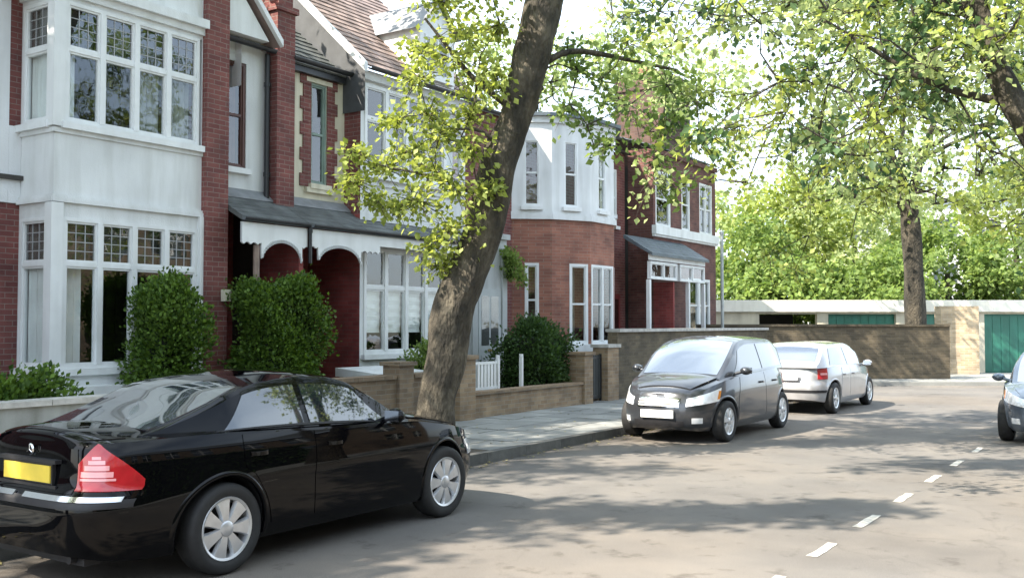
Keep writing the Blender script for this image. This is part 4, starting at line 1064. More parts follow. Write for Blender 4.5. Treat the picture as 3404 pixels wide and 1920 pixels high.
def doors(c, root, spans, zlo, m, arch_list):
    """door skins between x0 and x1, cut back round the wheel arches"""
    S = c.S
    for x0, x1 in spans:
        for sd in (-1, 1):
            mb = MB(); P = []; nx, nz = 16, 14
            for j in range(-1, nz + 2):
                jj = min(max(j, 0), nz) / nz; row = []
                for i in range(-1, nx + 2):
                    ii = min(max(i, 0), nx) / nx; rim = j < 0 or j > nz or i < 0 or i > nx
                    xm = (x0 + x1) / 2; z = zlo + (c.zs(xm) - 0.02 - zlo) * jj; a, b = x0, x1
                    for xw in S['wheels']:
                        r = S['arch'] + 0.05; dz = z - S['R']
                        if abs(dz) < r:
                            w_ = sqrt(r * r - dz * dz)
                            if xw - w_ < a < xw + w_: a = xw + w_
                            if xw - w_ < b < xw + w_: b = xw - w_
                    x = a + (b - a) * ii; zz = zlo + (c.zs(x) - 0.02 - zlo) * jj
                    row.append(c.sp(c.t_of_x(x), zz, sd, 0.005 - (0.012 if rim else 0)))
                P.append(row)
            mb.grid(P, flip=sd < 0); mb.build('door', m, root, smooth=40)

# --- black saloon, nearest the camera, seen from behind
def squeeze(root, k):
    """shorten a car along its length, wheels kept round"""
    done = set()
    for o in root.children_recursive:
        if o.name.split('.')[0] == 'wheel': o.location.x *= k; continue
        if o.parent and o.parent.name.split('.')[0] == 'wheel': continue
        if o.type == 'MESH' and o.data.name not in done:
            done.add(o.data.name); co = np.empty(len(o.data.vertices) * 3, dtype=np.float32); o.data.vertices.foreach_get('co', co); x = co[0::3].copy(); t_ = np.clip((-1.25 - x) / 0.8, 0, 1); co[0::3] = x * k - 0.17 * t_ * t_ * (3 - 2 * t_); o.data.vertices.foreach_set('co', co); o.data.update()
def saloon():
    root = empty('parked_car'); tag(root, 'black four-door saloon with silver wheels and a yellow rear plate, nearest the camera', 'car', 'cars parked along the street')
    m = paint_mat('black_car_paint', (0.0015, 0.0015, 0.0022), 0.0, 0.4)
    L = 2.26
    c = Car(dict(nf=4.2, nr=5.2, crown=0.075, R=0.318, arch=0.365, wheels=(1.40, -1.315), tumble=0.34,
        shoulder=[(-2.30, 0.955), (-2.1, 0.975), (-1.6, 0.985), (-0.8, 0.965), (0, 0.935), (0.9, 0.905), (1.5, 0.83), (1.9, 0.75), (2.15, 0.67), (2.30, 0.60)],
        bottom=[(-2.3, 0.30), (-1.9, 0.22), (-1.3, 0.20), (1.4, 0.19), (1.95, 0.18), (2.3, 0.24)],
        front=[(0.15, 2.12), (0.28, 2.24), (0.42, 2.27), (0.55, 2.26), (0.62, 2.20), (0.72, 2.16), (0.95, 2.02), (1.1, 1.9)],
        rear=[(0.15, 2.10), (0.28, 2.22), (0.42, 2.265), (0.58, 2.27), (0.64, 2.23), (0.70, 2.17), (0.85, 2.15), (0.94, 2.14), (1.0, 2.10), (1.1, 2.0)],
        width=[(0.15, 0.78), (0.28, 0.845), (0.45, 0.862), (0.62, 0.864), (0.80, 0.853), (0.92, 0.825), (1.0, 0.79), (1.1, 0.74)],
        roof=[(-1.84, 1.00), (-1.67, 1.06), (-1.32, 1.21), (-1.07, 1.30), (-0.77, 1.355), (-0.35, 1.38), (-0.08, 1.365), (0.15, 1.315), (0.46, 1.18), (0.84, 0.99), (0.96, 0.93)],
        belt=[(-1.84, 0.62), (-1.52, 0.70), (-1.12, 0.765), (-0.2, 0.79), (0.5, 0.77), (0.96, 0.66)],
        corner=[(-1.84, 0.75), (-1.42, 0.82), (-0.82, 0.90), (0.1, 0.90), (0.55, 0.84), (0.96, 0.7)]))
    c.body(root, m); c.greenhouse(root, m)
    # tinted glass
    for sd in (-1, 1):
        c.side_glass('side_window', root, -1.28, -0.46, 0.10, 0.87, sd, skew0=0.24, skew1=-0.03)
        c.side_glass('side_window', root, -0.39, 0.64, 0.10, 0.86, sd, skew0=-0.03, skew1=-0.42)
        mb = MB(); P = []
        for i in range(31):
            x = -1.34 + 2.08 * i / 30; P.append([c.side(x, 0.085, sd, 0.004), c.side(x, 0.085, sd, 0.014), c.side(x, 0.125, sd, 0.014), c.side(x, 0.125, sd, 0.004)])
        mb.grid(P); mb.build('waist_trim', M_trim, root, smooth=40)
    c.screen('rear_window', root, -1.72, -1.02, 0.90); c.screen('windscreen', root, 0.18, 0.87, 0.90)
    doors(c, root, [(-1.22, -0.425), (-0.415, 0.66)], 0.30, m, None)
    c.deck('boot_lid', root, -2.09, -1.88, 0.90, m); c.deck('bonnet', root, 0.98, 2.10, 0.86, m)
    handles(c, root, (-1.02, -0.18), 0.82, m)
    mirrors(c, root, 0.54, 0.98, 0.80, m)
    # rear: lamps, plate, bumper strips, boot outline
    tl = c.t_of_y(0.50); ts = c.t_of_x(-1.93)
    for sd in (-1, 1):
        lo = lambda k: 0.675
        def hi(k):
            pk = 0.33
            return 0.69 + 0.285 * (1 - abs(k - pk) / (pk if k < pk else 1 - pk) * (0.55 if k < pk else 0.9)) ** 0.75
        # k = 0 inboard on the tail, 1 forward on the wing
        lamp = c.patch('tail_light', M_redlens, root, tl, ts, lo, hi, off=0.012, nt=22, nz=8, side=sd, depth=0.02)
        for (z0, z1, k0, k1, mm) in ((0.765, 0.800, 0.06, 0.56, M_pinklens), (0.808, 0.838, 0.12, 0.50, M_pinklens), (0.742, 0.757, 0.05, 0.60, M_pinklens), (0.845, 0.87, 0.18, 0.44, M_pinklens), (0.876, 0.895, 0.24, 0.38, M_pinklens)):
            c.patch('lens_band', mm, lamp, tl + (ts - tl) * k0, tl + (ts - tl) * k1, z0, z1, off=0.016, nt=10, nz=2, side=sd, depth=0.006)
    mb = MB(); mb.box(-2.20, -2.165, -0.27, 0.27, 0.715, 0.825); pl = mb.build('number_plate', M_plateY, root)
    mb = MB(); mb.box(-2.19, -2.16, -0.285, 0.285, 0.703, 0.837); mb.build('plate_surround', M_trim, root)
    mb = MB(); mb.box(-2.195, -2.14, -0.33, 0.33, 0.680, 0.700); mb.box(-2.20, -2.14, -0.33, 0.33, 0.840, 0.865); mb.build('plate_recess', M_trim, root)
    mb = MB(); P = [[(-2.17 - 0.01 * (r < 0.04), r * cos(t), 0.915 + r * sin(t)) for t in [2 * pi * k / 24 for k in range(24)]] for r in (0.040, 0.032)]; mb.grid(P, closed_v=True, flip=True)
    for a in (90, 210, 330): mb.tube([(-2.178, 0, 0.915), (-2.178, 0.034 * cos(R(a)), 0.915 + 0.034 * sin(R(a)))], 0.004, 6)
    mb.build('badge', M_chrome, root, smooth=40)
    tb = c.t_of_y(0.0); tb2 = c.t_of_x(-1.92)
    c.patch('bumper_strip', M_trim, root, 1.0, tb2, 0.575, 0.625, off=0.010, nt=26, nz=3, both=True)
    for sd in (-1, 1):
        c.patch('chrome_strip', M_chrome, root, c.t_of_y(0.04), c.t_of_x(-2.0), 0.612, 0.642, off=0.016, nt=26, nz=2, side=sd)
    c.patch('boot_panel', m, root, 1.0, c.t_of_y(0.49), 0.66, 0.94, off=0.004, nt=16, nz=6, both=True)
    mb = MB(); mb.box(-2.12, -2.0, -0.55, 0.55, 0.20, 0.28); mb.tube([(-2.17, -0.45, 0.24), (-2.0, -0.45, 0.24)], 0.03, 10); mb.build('exhaust', M_chrome if False else M_trim, root)
    # front lamps, seen from other angles
    for sd in (-1, 1): c.patch('headlight', M_clearlens, root, c.t_of_y(0.42, False), c.t_of_x(1.86), 0.52, 0.66, off=0.008, nt=10, nz=4, side=sd)
    c.patch('grille', M_trim, root, 0.0, c.t_of_y(0.36, False), 0.46, 0.60, off=0.008, nt=10, nz=4, both=True)
    for x in c.S['wheels']:
        for sd in (-1, 1): wheel(root, x, sd * 0.745, 0.318, sd, 'cover', 7, 0.205, 0.215)
    squeeze(root, 0.925)
    return root
r_ = saloon(); place_car(r_, -6.38, 5.96, 1)

# --- hatchbacks
def hatch(label, paint, col, L, W, H, seed, facing_detail, mat_m=0.2):
    root = empty('parked_car'); tag(root, label, 'car', 'cars parked along the street')
    m = paint_mat(paint, col, mat_m, 0.28)
    a = L / 2; wf, wr = a - 0.74, -(a - 0.62); k = W / 1.7; hz = H / 1.5
    c = Car(dict(nf=3.4, nr=4.6, crown=0.07, R=0.305, arch=0.345, wheels=(wf, wr), tumble=0.30, N=110,
        shoulder=[(-a, 0.97 * hz), (-a + .5, 0.985 * hz), (-0.4, 0.96 * hz), (0.6, 0.93 * hz), (a - 0.85, 0.90 * hz), (a - 0.45, 0.82 * hz), (a - 0.15, 0.70 * hz), (a, 0.62 * hz)],
        bottom=[(-a, 0.30), (-a + .4, 0.22), (-1, 0.19), (1, 0.19), (a - .3, 0.18), (a, 0.22)],
        front=[(0.15, a - 0.12), (0.28, a - 0.02), (0.45, a), (0.56, a - 0.01), (0.66, a - 0.07), (0.80, a - 0.18), (1.0, a - 0.35)],
        rear=[(0.15, a - 0.12), (0.3, a - 0.01), (0.5, a), (0.58, a - 0.02), (0.62, a - 0.05), (0.85, a - 0.09), (1.05, a - 0.16)],
        width=[(0.15, 0.77 * k), (0.28, 0.83 * k), (0.5, 0.85 * k), (0.7, 0.85 * k), (0.9, 0.825 * k), (1.05, 0.78 * k)],
        roof=[(-a + 0.06, 0.98 * hz), (-a + 0.16, 1.10 * hz), (-a + 0.34, 1.32 * hz), (-a + 0.5, 1.44 * hz), (-a + 0.85, 1.49 * hz), (-0.1, 1.50 * hz), (0.25, 1.455 * hz), (0.55, 1.33 * hz), (0.95, 1.07 * hz), (1.18, 0.90 * hz)],
        belt=[(-a + 0.06, 0.62 * k), (-a + 0.4, 0.74 * k), (-0.5, 0.79 * k), (0.5, 0.79 * k), (1.18, 0.68 * k)],
        corner=[(-a + 0.06, 0.8), (-a + .5, 0.9), (0.2, 0.9), (0.7, 0.85), (1.18, 0.7)]))
    c.body(root, m); c.greenhouse(root, m)
    for sd in (-1, 1):
        c.side_glass('side_window', root, -a + 0.50, -0.42, 0.10, 0.86, sd, skew0=0.18, skew1=-0.02)
        c.side_glass('side_window', root, -0.36, 0.84, 0.10, 0.86, sd, skew0=-0.02, skew1=-0.42)
    c.screen('windscreen', root, 0.30, 1.10, 0.90)
    c.screen('rear_window', root, -a + 0.17, -a + 0.42, 0.88)
    doors(c, root, [(-0.98, -0.40), (-0.385, 0.78)], 0.30, m, None)
    c.deck('bonnet', root, 1.12, a - 0.24, 0.86, m)
    handles(c, root, (-0.82, -0.18), 0.80 * hz, m); mirrors(c, root, 0.72, 1.0 * hz, 0.80 * k, m)
    for sd in (-1, 1):
        def hlo(q): return 0.545 + 0.07 * q
        def hhi(q): return 0.655 + 0.15 * q
        hl = c.patch('headlight', M_clearlens, root, c.t_of_y(0.42 * k, False), c.t_of_x(a - 0.52), hlo, hhi, off=0.010, nt=14, nz=6, side=sd)
        c.patch('indicator', M_amber, hl, c.t_of_x(a - 0.47), c.t_of_x(a - 0.52), 0.64, 0.76, off=0.014, nt=3, nz=3, side=sd, depth=0.006)
        c.patch('fog_lamp', M_clearlens, root, c.t_of_y(0.62 * k, False), c.t_of_y(0.50 * k, False), 0.30, 0.38, off=0.008, nt=5, nz=4, side=sd)
        tlp = c.patch('tail_light', M_redlens, root, c.t_of_y(0.60 * k), c.t_of_x(-a + 0.32), 0.68, lambda q: 0.88 + 0.05 * q, off=0.010, nt=12, nz=6, side=sd)
        c.patch('lens_band', M_pinklens, tlp, c.t_of_y(0.64 * k), c.t_of_x(-a + 0.30), 0.76, 0.80, off=0.014, nt=8, nz=2, side=sd, depth=0.006)
    gr = c.patch('grille', M_chrome if facing_detail else M_trim, root, 0.0, c.t_of_y(0.33, False), 0.53, 0.66, off=0.010, nt=12, nz=5, both=True)
    if facing_detail:
        for z in (0.555, 0.59, 0.625):
            c.patch('grille_bar', M_plateW, gr, 0.0, c.t_of_y(0.31, False), z - 0.008, z + 0.008, off=0.020, nt=12, nz=2, both=True, depth=0.010)
    c.patch('air_intake', M_trim, root, 0.0, c.t_of_y(0.40, False), 0.25, 0.34, off=0.006, nt=12, nz=3, both=True)
    mb = MB(); mb.box(a + 0.005, a + 0.03, -0.26, 0.26, 0.375, 0.49); mb.build('number_plate', M_plateW, root)
    mb = MB(); mb.box(-a - 0.02, -a + 0.02, -0.26, 0.26, 0.66, 0.77); mb.build('number_plate', M_plateW, root)
    c.patch('bumper_strip', M_trim, root, 1.0, c.t_of_x(-a + 0.4), 0.42, 0.47, off=0.008, nt=20, nz=3, both=True)
    for x in c.S['wheels']:
        for sd in (-1, 1): wheel(root, x, sd * (0.74 * k), 0.305, sd, 'cover' if facing_detail else 'alloy', 6, 0.19, 0.195)
    return root
r_ = hatch('dark grey hatchback facing the camera by the left kerb, in front of the silver hatchback', 'graphite_paint', (0.05, 0.054, 0.062), 3.80, 1.70, 1.56, 1, True, 0.5); place_car(r_, -6.36, 15.35, -1)
r_ = hatch('pale silver hatchback seen from behind, parked beyond the dark grey hatchback', 'pale_silver_paint', (0.40, 0.40, 0.41), 3.95, 1.70, 1.40, 2, False, 0.35); place_car(r_, -6.36, 21.2, 1)
r_ = hatch('blue-grey hatchback facing the camera, cut off by the right edge of the view', 'silver_blue_paint', (0.13, 0.16, 0.20), 4.0, 1.72, 1.38, 3, True, 0.5); place_car(r_, -1.37, 18.0, -1)
# ------------------------------------------------------------------ trees, hedges and shrubs
nr = np.random.default_rng(11)
def VW(xc, z, h):
    """a point given across / along the look of the street, in metres, turned into world axes"""
    c, s = cos(R(33.6)), sin(R(33.6)); return Vector((xc * c - z * s, xc * s + z * c, h))
def leaves_mesh(name, pos, dirs, size, material, parent, flat=0.55, wide=0.75, kind='stuff'):
    """one mesh of folded leaf faces at pos (N,3) pointing along dirs (N,3)"""
    n = len(pos); L = size * nr.uniform(0.65, 1.25, (n, 1))
    d = dirs / (np.linalg.norm(dirs, axis=1, keepdims=True) + 1e-9)
    up = np.array([[0, 0, 1.0]]) * flat + nr.normal(0, 0.5, (n, 3)); up /= np.linalg.norm(up, axis=1, keepdims=True)
    sd = np.cross(d, up); sd /= (np.linalg.norm(sd, axis=1, keepdims=True) + 1e-9); nn = np.cross(sd, d)
    b = pos; tip = pos + d * L; mid = pos + d * L * 0.45; w = L * wide * 0.5; lift = L * 0.12
    V = np.stack([b, mid + sd * w + nn * lift, tip, mid - sd * w + nn * lift], 1).reshape(-1, 3)
    i = np.arange(n)[:, None] * 4; Fc = np.concatenate([i + np.array([[0, 1, 2]]), i + np.array([[0, 2, 3]])], 1).reshape(-1)
    me = bpy.data.meshes.new(name); me.vertices.add(4 * n); me.vertices.foreach_set('co', V.ravel().astype(np.float32))
    nt = 2 * n; me.loops.add(3 * nt); me.polygons.add(nt); me.loops.foreach_set('vertex_index', Fc.astype(np.int32))
    me.polygons.foreach_set('loop_start', np.arange(0, 3 * nt, 3, dtype=np.int32)); me.polygons.foreach_set('loop_total', np.full(nt, 3, dtype=np.int32))
    me.materials.append(material); me.update(calc_edges=True); me.validate()
    o = bpy.data.objects.new(name, me); C.objects.link(o)
    if parent is not None: o.parent = parent
    if kind: o['kind'] = kind
    return o
def sprays(clusters, per=9, step=0.055, droop=0.5):
    """clusters (x,y,z,r): drooping twigs thrown out from each centre; returns leaf positions, directions and the twigs themselves"""
    P, D, T = [], [], []
    for (x, y, z, r) in clusters:
        c = np.array([x, y, z])
        for _ in range(per):
            d = nr.normal(0, 1, 3); d[2] = d[2] * 0.7 + 0.15; d /= np.linalg.norm(d)
            s0 = c + d * r * nr.uniform(0.0, 0.35); ln = r * nr.uniform(0.6, 1.15); n = max(3, int(ln / step)); t = np.linspace(0, 1, n)[:, None]
            q = s0 + d * ln * t; q[:, 2] -= droop * ln * (t[:, 0] ** 2) * 0.6
            T.append([q[0], q[n // 2], q[-1]])
            k = 2
            pp = np.repeat(q, k, 0) + nr.normal(0, step * 0.75, (n * k, 3)); dd = d + nr.normal(0, 0.75, (n * k, 3)); dd[:, 2] -= 0.45
            P.append(pp); D.append(dd)
    return np.concatenate(P), np.concatenate(D), T
def network(cl, root, parent, m, name='branches', r0=0.016):
    """thin branches joining each leaf cluster to the nearest one that lies nearer the limb at root"""
    mb = MB(); A = np.array([c[:3] for c in cl]); dr = np.linalg.norm(A - np.array(root), axis=1)
    for i in range(len(A)):
        ok = np.where(dr < dr[i] - 0.05)[0]
        j = ok[np.argmin(np.linalg.norm(A[ok] - A[i], axis=1))] if len(ok) else None
        b = A[j] if j is not None else np.array(root)
        if np.linalg.norm(b - A[i]) > 2.2: continue
        mid = (A[i] + b) / 2 + nr.normal(0, .06, 3); k = max(.35, 1 - dr[i] / (dr.max() + 1e-6)); mb.tube([b, mid, A[i]], [r0 * (k + .35), r0 * k, r0 * .35], 5, cap=False)
    return mb.build(name, m, parent, smooth=60, kind='stuff')
def twigs(T, parent, m, rad=0.006, name='twigs'):
    mb = MB()
    for q in T: mb.tube(q, [rad, rad * 0.7, rad * 0.3], 3, cap=False)
    return mb.build(name, m, parent, kind='stuff')
def bark_mat(name, c1, c2, c3, scale=5):
    m = bpy.data.materials.new(name); n, l, b = nodes(m); tc = n.new('ShaderNodeTexCoord')
    mp = n.new('ShaderNodeMapping'); mp.inputs['Scale'].default_value = (1, 1, 0.45); l.new(tc.outputs['Object'], mp.inputs['Vector'])
    v = n.new('ShaderNodeTexNoise'); v.inputs['Scale'].default_value = scale; v.inputs['Detail'].default_value = 9; v.inputs['Roughness'].default_value = 0.65; l.new(mp.outputs[0], v.inputs['Vector'])
    r = ramp_of(n, [(0.36, c1), (0.5, c2), (0.64, c3)]); l.new(v.outputs['Fac'], r.inputs['Fac']); l.new(r.outputs[0], b.inputs['Base Color'])
    g = n.new('ShaderNodeTexVoronoi'); g.inputs['Scale'].default_value = 26; l.new(mp.outputs[0], g.inputs['Vector'])
    v2 = n.new('ShaderNodeTexNoise'); v2.inputs['Scale'].default_value = 22; v2.inputs['Detail'].default_value = 8; l.new(mp.outputs[0], v2.inputs['Vector'])
    ad = n.new('ShaderNodeMath'); ad.operation = 'MULTIPLY_ADD'; ad.inputs[1].default_value = 0.4; l.new(g.outputs['Distance'], ad.inputs[0]); l.new(v2.outputs['Fac'], ad.inputs[2])
    bp = n.new('ShaderNodeBump'); bp.inputs['Strength'].default_value = 1.0; bp.inputs['Distance'].default_value = 0.05; l.new(ad.outputs[0], bp.inputs['Height']); l.new(bp.outputs[0], b.inputs['Normal'])
    b.inputs['Roughness'].default_value = 0.92
    return m
M_bark = bark_mat('plane_bark', (0.028, 0.025, 0.019), (0.062, 0.053, 0.038), (0.125, 0.108, 0.078))
M_bark2 = bark_mat('dark_bark', (0.018, 0.017, 0.012), (0.038, 0.033, 0.023), (0.075, 0.064, 0.045))
def limb(name, pts, rad, parent, m, seg=18, sub=6, rough=0.05):
    """a smooth tapering limb through pts with lumps and a flare"""
    n = len(pts); ts = np.arange(n); fx = [pchip(ts, [p[i] for p in pts]) for i in range(3)]; fr = pchip(ts, rad)
    mb = MB(); Q, Rr = [], []
    for i in range((n - 1) * sub + 1): t = i / sub; Q.append(Vector((fx[0](t), fx[1](t), fx[2](t)))); Rr.append(fr(t))
    rows = []; prev = None
    for i, p in enumerate(Q):
        d = (Q[min(i + 1, len(Q) - 1)] - Q[max(i - 1, 0)]).normalized()
        a = d.cross(Vector((0, 1, 0.3))).normalized() if prev is None else (prev - d * prev.dot(d)).normalized(); prev = a; b = d.cross(a); row = []
        for j in range(seg):
            t = 2 * pi * j / seg; k = 1 + rough * (sin(3 * t + i * 0.35) + 0.7 * sin(5 * t - i * 0.5) + 0.6 * sin(2 * t + i * 0.9)) + nr.normal(0, rough * 0.25)
            row.append(p + (a * cos(t) + b * sin(t)) * Rr[i] * k)
        rows.append(row)
    mb.grid(rows, closed_v=True); mb.face(rows[-1]); return mb.build(name, m, parent, smooth=70)

M_leaf_bright = leaf_mat('leaf_bright', (0.16, 0.21, 0.045), (0.42, 0.49, 0.15), 0.5)
M_leaf_mid = leaf_mat('leaf_mid', (0.085, 0.145, 0.038), (0.24, 0.325, 0.10), 0.45)
M_leaf_pale = leaf_mat('leaf_pale', (0.20, 0.26, 0.10), (0.44, 0.52, 0.25), 0.55)
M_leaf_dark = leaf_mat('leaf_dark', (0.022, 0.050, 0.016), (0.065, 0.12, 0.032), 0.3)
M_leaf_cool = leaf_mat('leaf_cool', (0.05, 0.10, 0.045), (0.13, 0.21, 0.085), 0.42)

# --- T1: the leaning street tree
t1 = empty('street_tree', (-7.87, 10.08, 0.1)); tag(t1, 'thick leaning tree trunk with mottled bark and bright low sprays on the left pavement', 'tree')
cl = [(-.98, 12.75, -0.05, .56), (-.98, 12.75, .12, .42), (-.98, 12.75, .32, .335), (-.95, 12.75, .8, .275), (-.84, 12.75, 1.35, .30), (-.78, 12.75, 1.83, .31), (-.60, 12.75, 2.34, .30), (-.40, 12.75, 2.85, .285), (-.27, 12.75, 3.36, .28), (-.15, 12.75, 3.87, .275), (.035, 12.75, 4.42, .24), (.18, 12.75, 4.89, .265), (.30, 12.75, 5.4, .28), (.42, 12.75, 5.95, .28), (.7, 12.8, 7.2, .24)]
limb('trunk', [tuple(VW(a, b, c)) for a, b, c, r in cl], [r * 0.86 for *_, r in cl], t1, M_bark, 36, 6, 0.045)
top = VW(.7, 12.8, 7.1)
arms = [((.66, 12.8, 6.9), (1.6, 12.2, 8.2), (2.9, 11.8, 9.6), .15), ((.66, 12.8, 6.9), (-.4, 12.6, 8.4), (-1.8, 12.2, 10.0), .15), ((.7, 12.8, 7.1), (.9, 13.5, 8.9), (1.3, 14.6, 10.8), .16), ((.2, 12.75, 5.0), (.9, 13.0, 5.35), (2.2, 13.2, 5.15), .055), ((.03, 12.75, 4.5), (-.5, 12.6, 4.9), (-1.1, 12.4, 5.6), .045), ((-.3, 12.75, 3.3), (-.8, 12.5, 3.55), (-1.7, 12.4, 3.75), .03), ((-.1, 12.6, 4.0), (-.5, 12.4, 4.2), (-1.0, 12.2, 4.1), .03)]
for a, b, c, r in arms: limb('limb', [tuple(VW(*a)), tuple(VW(*b)), tuple(VW(*c))], [r, r * .7, r * .35], t1, M_bark, 10, 6, 0.04)
low = [(-.9, 5.7, .42), (-.75, 5.05, .42), (-1.15, 4.75, .32), (-.45, 4.9, .36), (-.35, 5.9, .32), (-.62, 5.5, .3), (-.9, 4.05, .36), (-1.3, 3.95, .32), (-1.62, 3.72, .26), (-2.0, 3.55, .22), (-.72, 3.45, .36), (-1.2, 3.3, .3), (-.78, 2.95, .32), (-.52, 3.95, .26), (-1.5, 3.25, .22), (-.55, 4.42, .28), (-1.0, 2.72, .22), (-.62, 2.6, .2), (-.2, 4.75, .2), (-1.05, 5.95, .35), (-1.9, 3.85, .2), (-1.45, 4.3, .22), (-1.2, 5.3, .25), (-.15, 5.6, .25), (-.1, 6.1, .3), (-1.75, 3.35, .2), (-.9, 2.5, .18), (-.3, 3.45, .16), (-.95, 3.65, .3), (-1.05, 4.35, .3), (-.8, 6.2, .4)]
cs = [(*VW(a, 12.35 + nr.uniform(-.5, .5), h), r) for a, h, r in low]
P, D, T = sprays(cs, 26, 0.07); leaves_mesh('low_foliage', P, D, 0.086, M_leaf_bright, t1); network(cs, VW(0, 12.6, 4.6), t1, M_bark); twigs(T, t1, M_bark)
rt = [(.78, 4.75, .3), (1.15, 5.0, .42), (1.0, 4.4, .3), (1.55, 4.6, .45), (2.0, 4.35, .42), (2.1, 5.0, .42), (1.5, 5.4, .42), (2.45, 4.7, .4), (1.95, 3.95, .3), (2.2, 3.6, .26), (.75, 5.6, .26), (1.2, 4.05, .2), (.9, 5.2, .28), (2.5, 4.15, .3)]
cs = [(*VW(a, 13.2 + nr.uniform(-.6, .6), h), r) for a, h, r in rt]
P, D, T = sprays(cs, 13, 0.085); leaves_mesh('foliage', P, D, 0.10, M_leaf_mid, t1); network(cs, VW(.4, 13, 5.1), t1, M_bark); twigs(T, t1, M_bark)
cs = []
for _ in range(95):
    d = nr.normal(0, 1, 3); d /= np.linalg.norm(d); k = nr.uniform(.35, 1) ** .5
    q = VW(.6, 12.9, 9.8); cs.append((q.x - 1.2 + d[0] * 2.8 * k, q.y - .5 + d[1] * 2.8 * k, q.z + d[2] * 2.1 * k, nr.uniform(.4, .7)))
for _ in range(46): cs.append((nr.normal(-12.6, .6), nr.uniform(7.5, 15.0), nr.normal(9.6, .5), nr.uniform(.4, .7)))  # unseen clusters over the roofs, added to shade the pavement
for _ in range(14):
    t = nr.uniform(.6, 1); cs.append((-11 + 5.5 * t, 3.0 + 4.0 * t + nr.normal(0, .3), 8.4 + nr.normal(0, .3), nr.uniform(.35, .55)))  # unseen leaf strip added to throw a shade band across the road
P, D, T = sprays(cs, 9, 0.12); leaves_mesh('crown', P, D, 0.17, M_leaf_mid, t1); twigs(T, t1, M_bark)
finish(t1)
slab('tree_pit', -8.7, KX - 0.2, 9.4, 10.8, 0.112, M_soil)

# --- T4: the tree whose limb and crown hang in from the right
t4 = empty('street_tree', tuple(VW(6.9, 9.5, 0.12))); tag(t4, 'overhanging tree at right with dark arching limb and wide leafy crown across the sky', 'tree')
limb('trunk', [tuple(VW(*p)) for p in ((6.9, 9.5, 0), (6.75, 9.5, .9), (6.4, 9.6, 1.8), (5.85, 9.8, 2.75), (5.38, 10, 3.5), (5.08, 10.1, 4.1), (4.88, 10.2, 4.8), (4.72, 10.3, 5.6), (4.3, 10.6, 7.2), (4.1, 11, 9))], [.36, .27, .22, .165, .135, .125, .115, .11, .09, .05], t4, M_bark2, 20, 6, 0.05)
for a, b, c, r in [((5.12, 10.1, 4.0), (4.5, 10.25, 4.2), (3.4, 10.6, 5.0), .05), ((4.85, 10.2, 4.9), (4.0, 10.6, 5.6), (2.4, 11.2, 6.6), .06), ((6.4, 9.6, 1.8), (7.2, 9.8, 4.0), (7.6, 10.6, 7.2), .15), ((5.85, 9.8, 2.75), (6.6, 10.6, 4.6), (7.4, 12.2, 7.6), .07), ((4.6, 10.4, 6.0), (3.4, 11.4, 7.0), (1.6, 12.4, 7.6), .06)]:
    limb('limb', [tuple(VW(*a)), tuple(VW(*b)), tuple(VW(*c))], [r, r * .7, r * .3], t4, M_bark2, 10, 6, 0.04)
cs, cs2, cs3 = [], [], []
def put(u, v, z, r, lst):      # u across, v height above the road
    lst.append((*VW(u, z, v), r))
for _ in range(390):
    z = nr.uniform(9.0, 15.5); k = z / 12
    a = nr.uniform(.22, .54) if nr.random() < .72 else nr.uniform(.10, .32); xc = a * z
    # height: thick at the top, ragged lower edge that falls towards the right
    lowlim = 0.19 + 0.055 * sin(a * 31) + 0.03 * sin(a * 77 + 1) - 0.06 * max(0, a - .42) * 8
    t = nr.uniform(0, 1) ** 0.9; h = 1.75 + (lowlim - 0.02 + t * 0.24) * z
    dens = 0.30 + 0.62 * min(1, max(0, (a - .24) / .1))
    if nr.random() > dens: continue
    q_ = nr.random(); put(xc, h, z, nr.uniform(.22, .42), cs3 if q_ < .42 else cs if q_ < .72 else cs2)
for (a, v, z) in [(.23, .20, 12), (.25, .235, 12.5), (.215, .16, 13), (.27, .17, 13), (.30, .13, 14), (.33, .16, 12), (.35, .12, 13), (.30, .09, 14), (.40, .14, 12), (.47, .18, 10), (.45, .12, 12), (.26, .07, 14), (.285, .055, 14), (.50, .10, 11), (.38, .19, 12), (.36, .22, 12)]:
    put(a * z, 1.75 + v * z, z, nr.uniform(.3, .45), cs)
network(cs + cs2 + cs3, VW(4.85, 10.2, 4.9), t4, M_bark2, r0=0.013)
P, D, T = sprays(cs, 10, 0.085); leaves_mesh('crown', P, D, 0.085, M_leaf_bright, t4); twigs(T, t4, M_bark2)
P, D, T = sprays(cs3, 10, 0.085); leaves_mesh('pale_foliage', P, D, 0.085, M_leaf_pale, t4); twigs(T, t4, M_bark2)
P, D, T = sprays(cs2, 10, 0.085); leaves_mesh('cool_foliage', P, D, 0.09, M_leaf_cool, t4); twigs(T, t4, M_bark2)  # cooler, darker green leaves mixed in at random
cs = []
for _ in range(60):
    q = VW(nr.uniform(3.2, 9), nr.uniform(8.5, 15), nr.uniform(8.2, 10.5)); cs.append((*q, nr.uniform(.4, .7)))
P, D, T = sprays(cs, 8, 0.12); leaves_mesh('top_foliage', P, D, 0.17, M_leaf_mid, t4)
finish(t4)

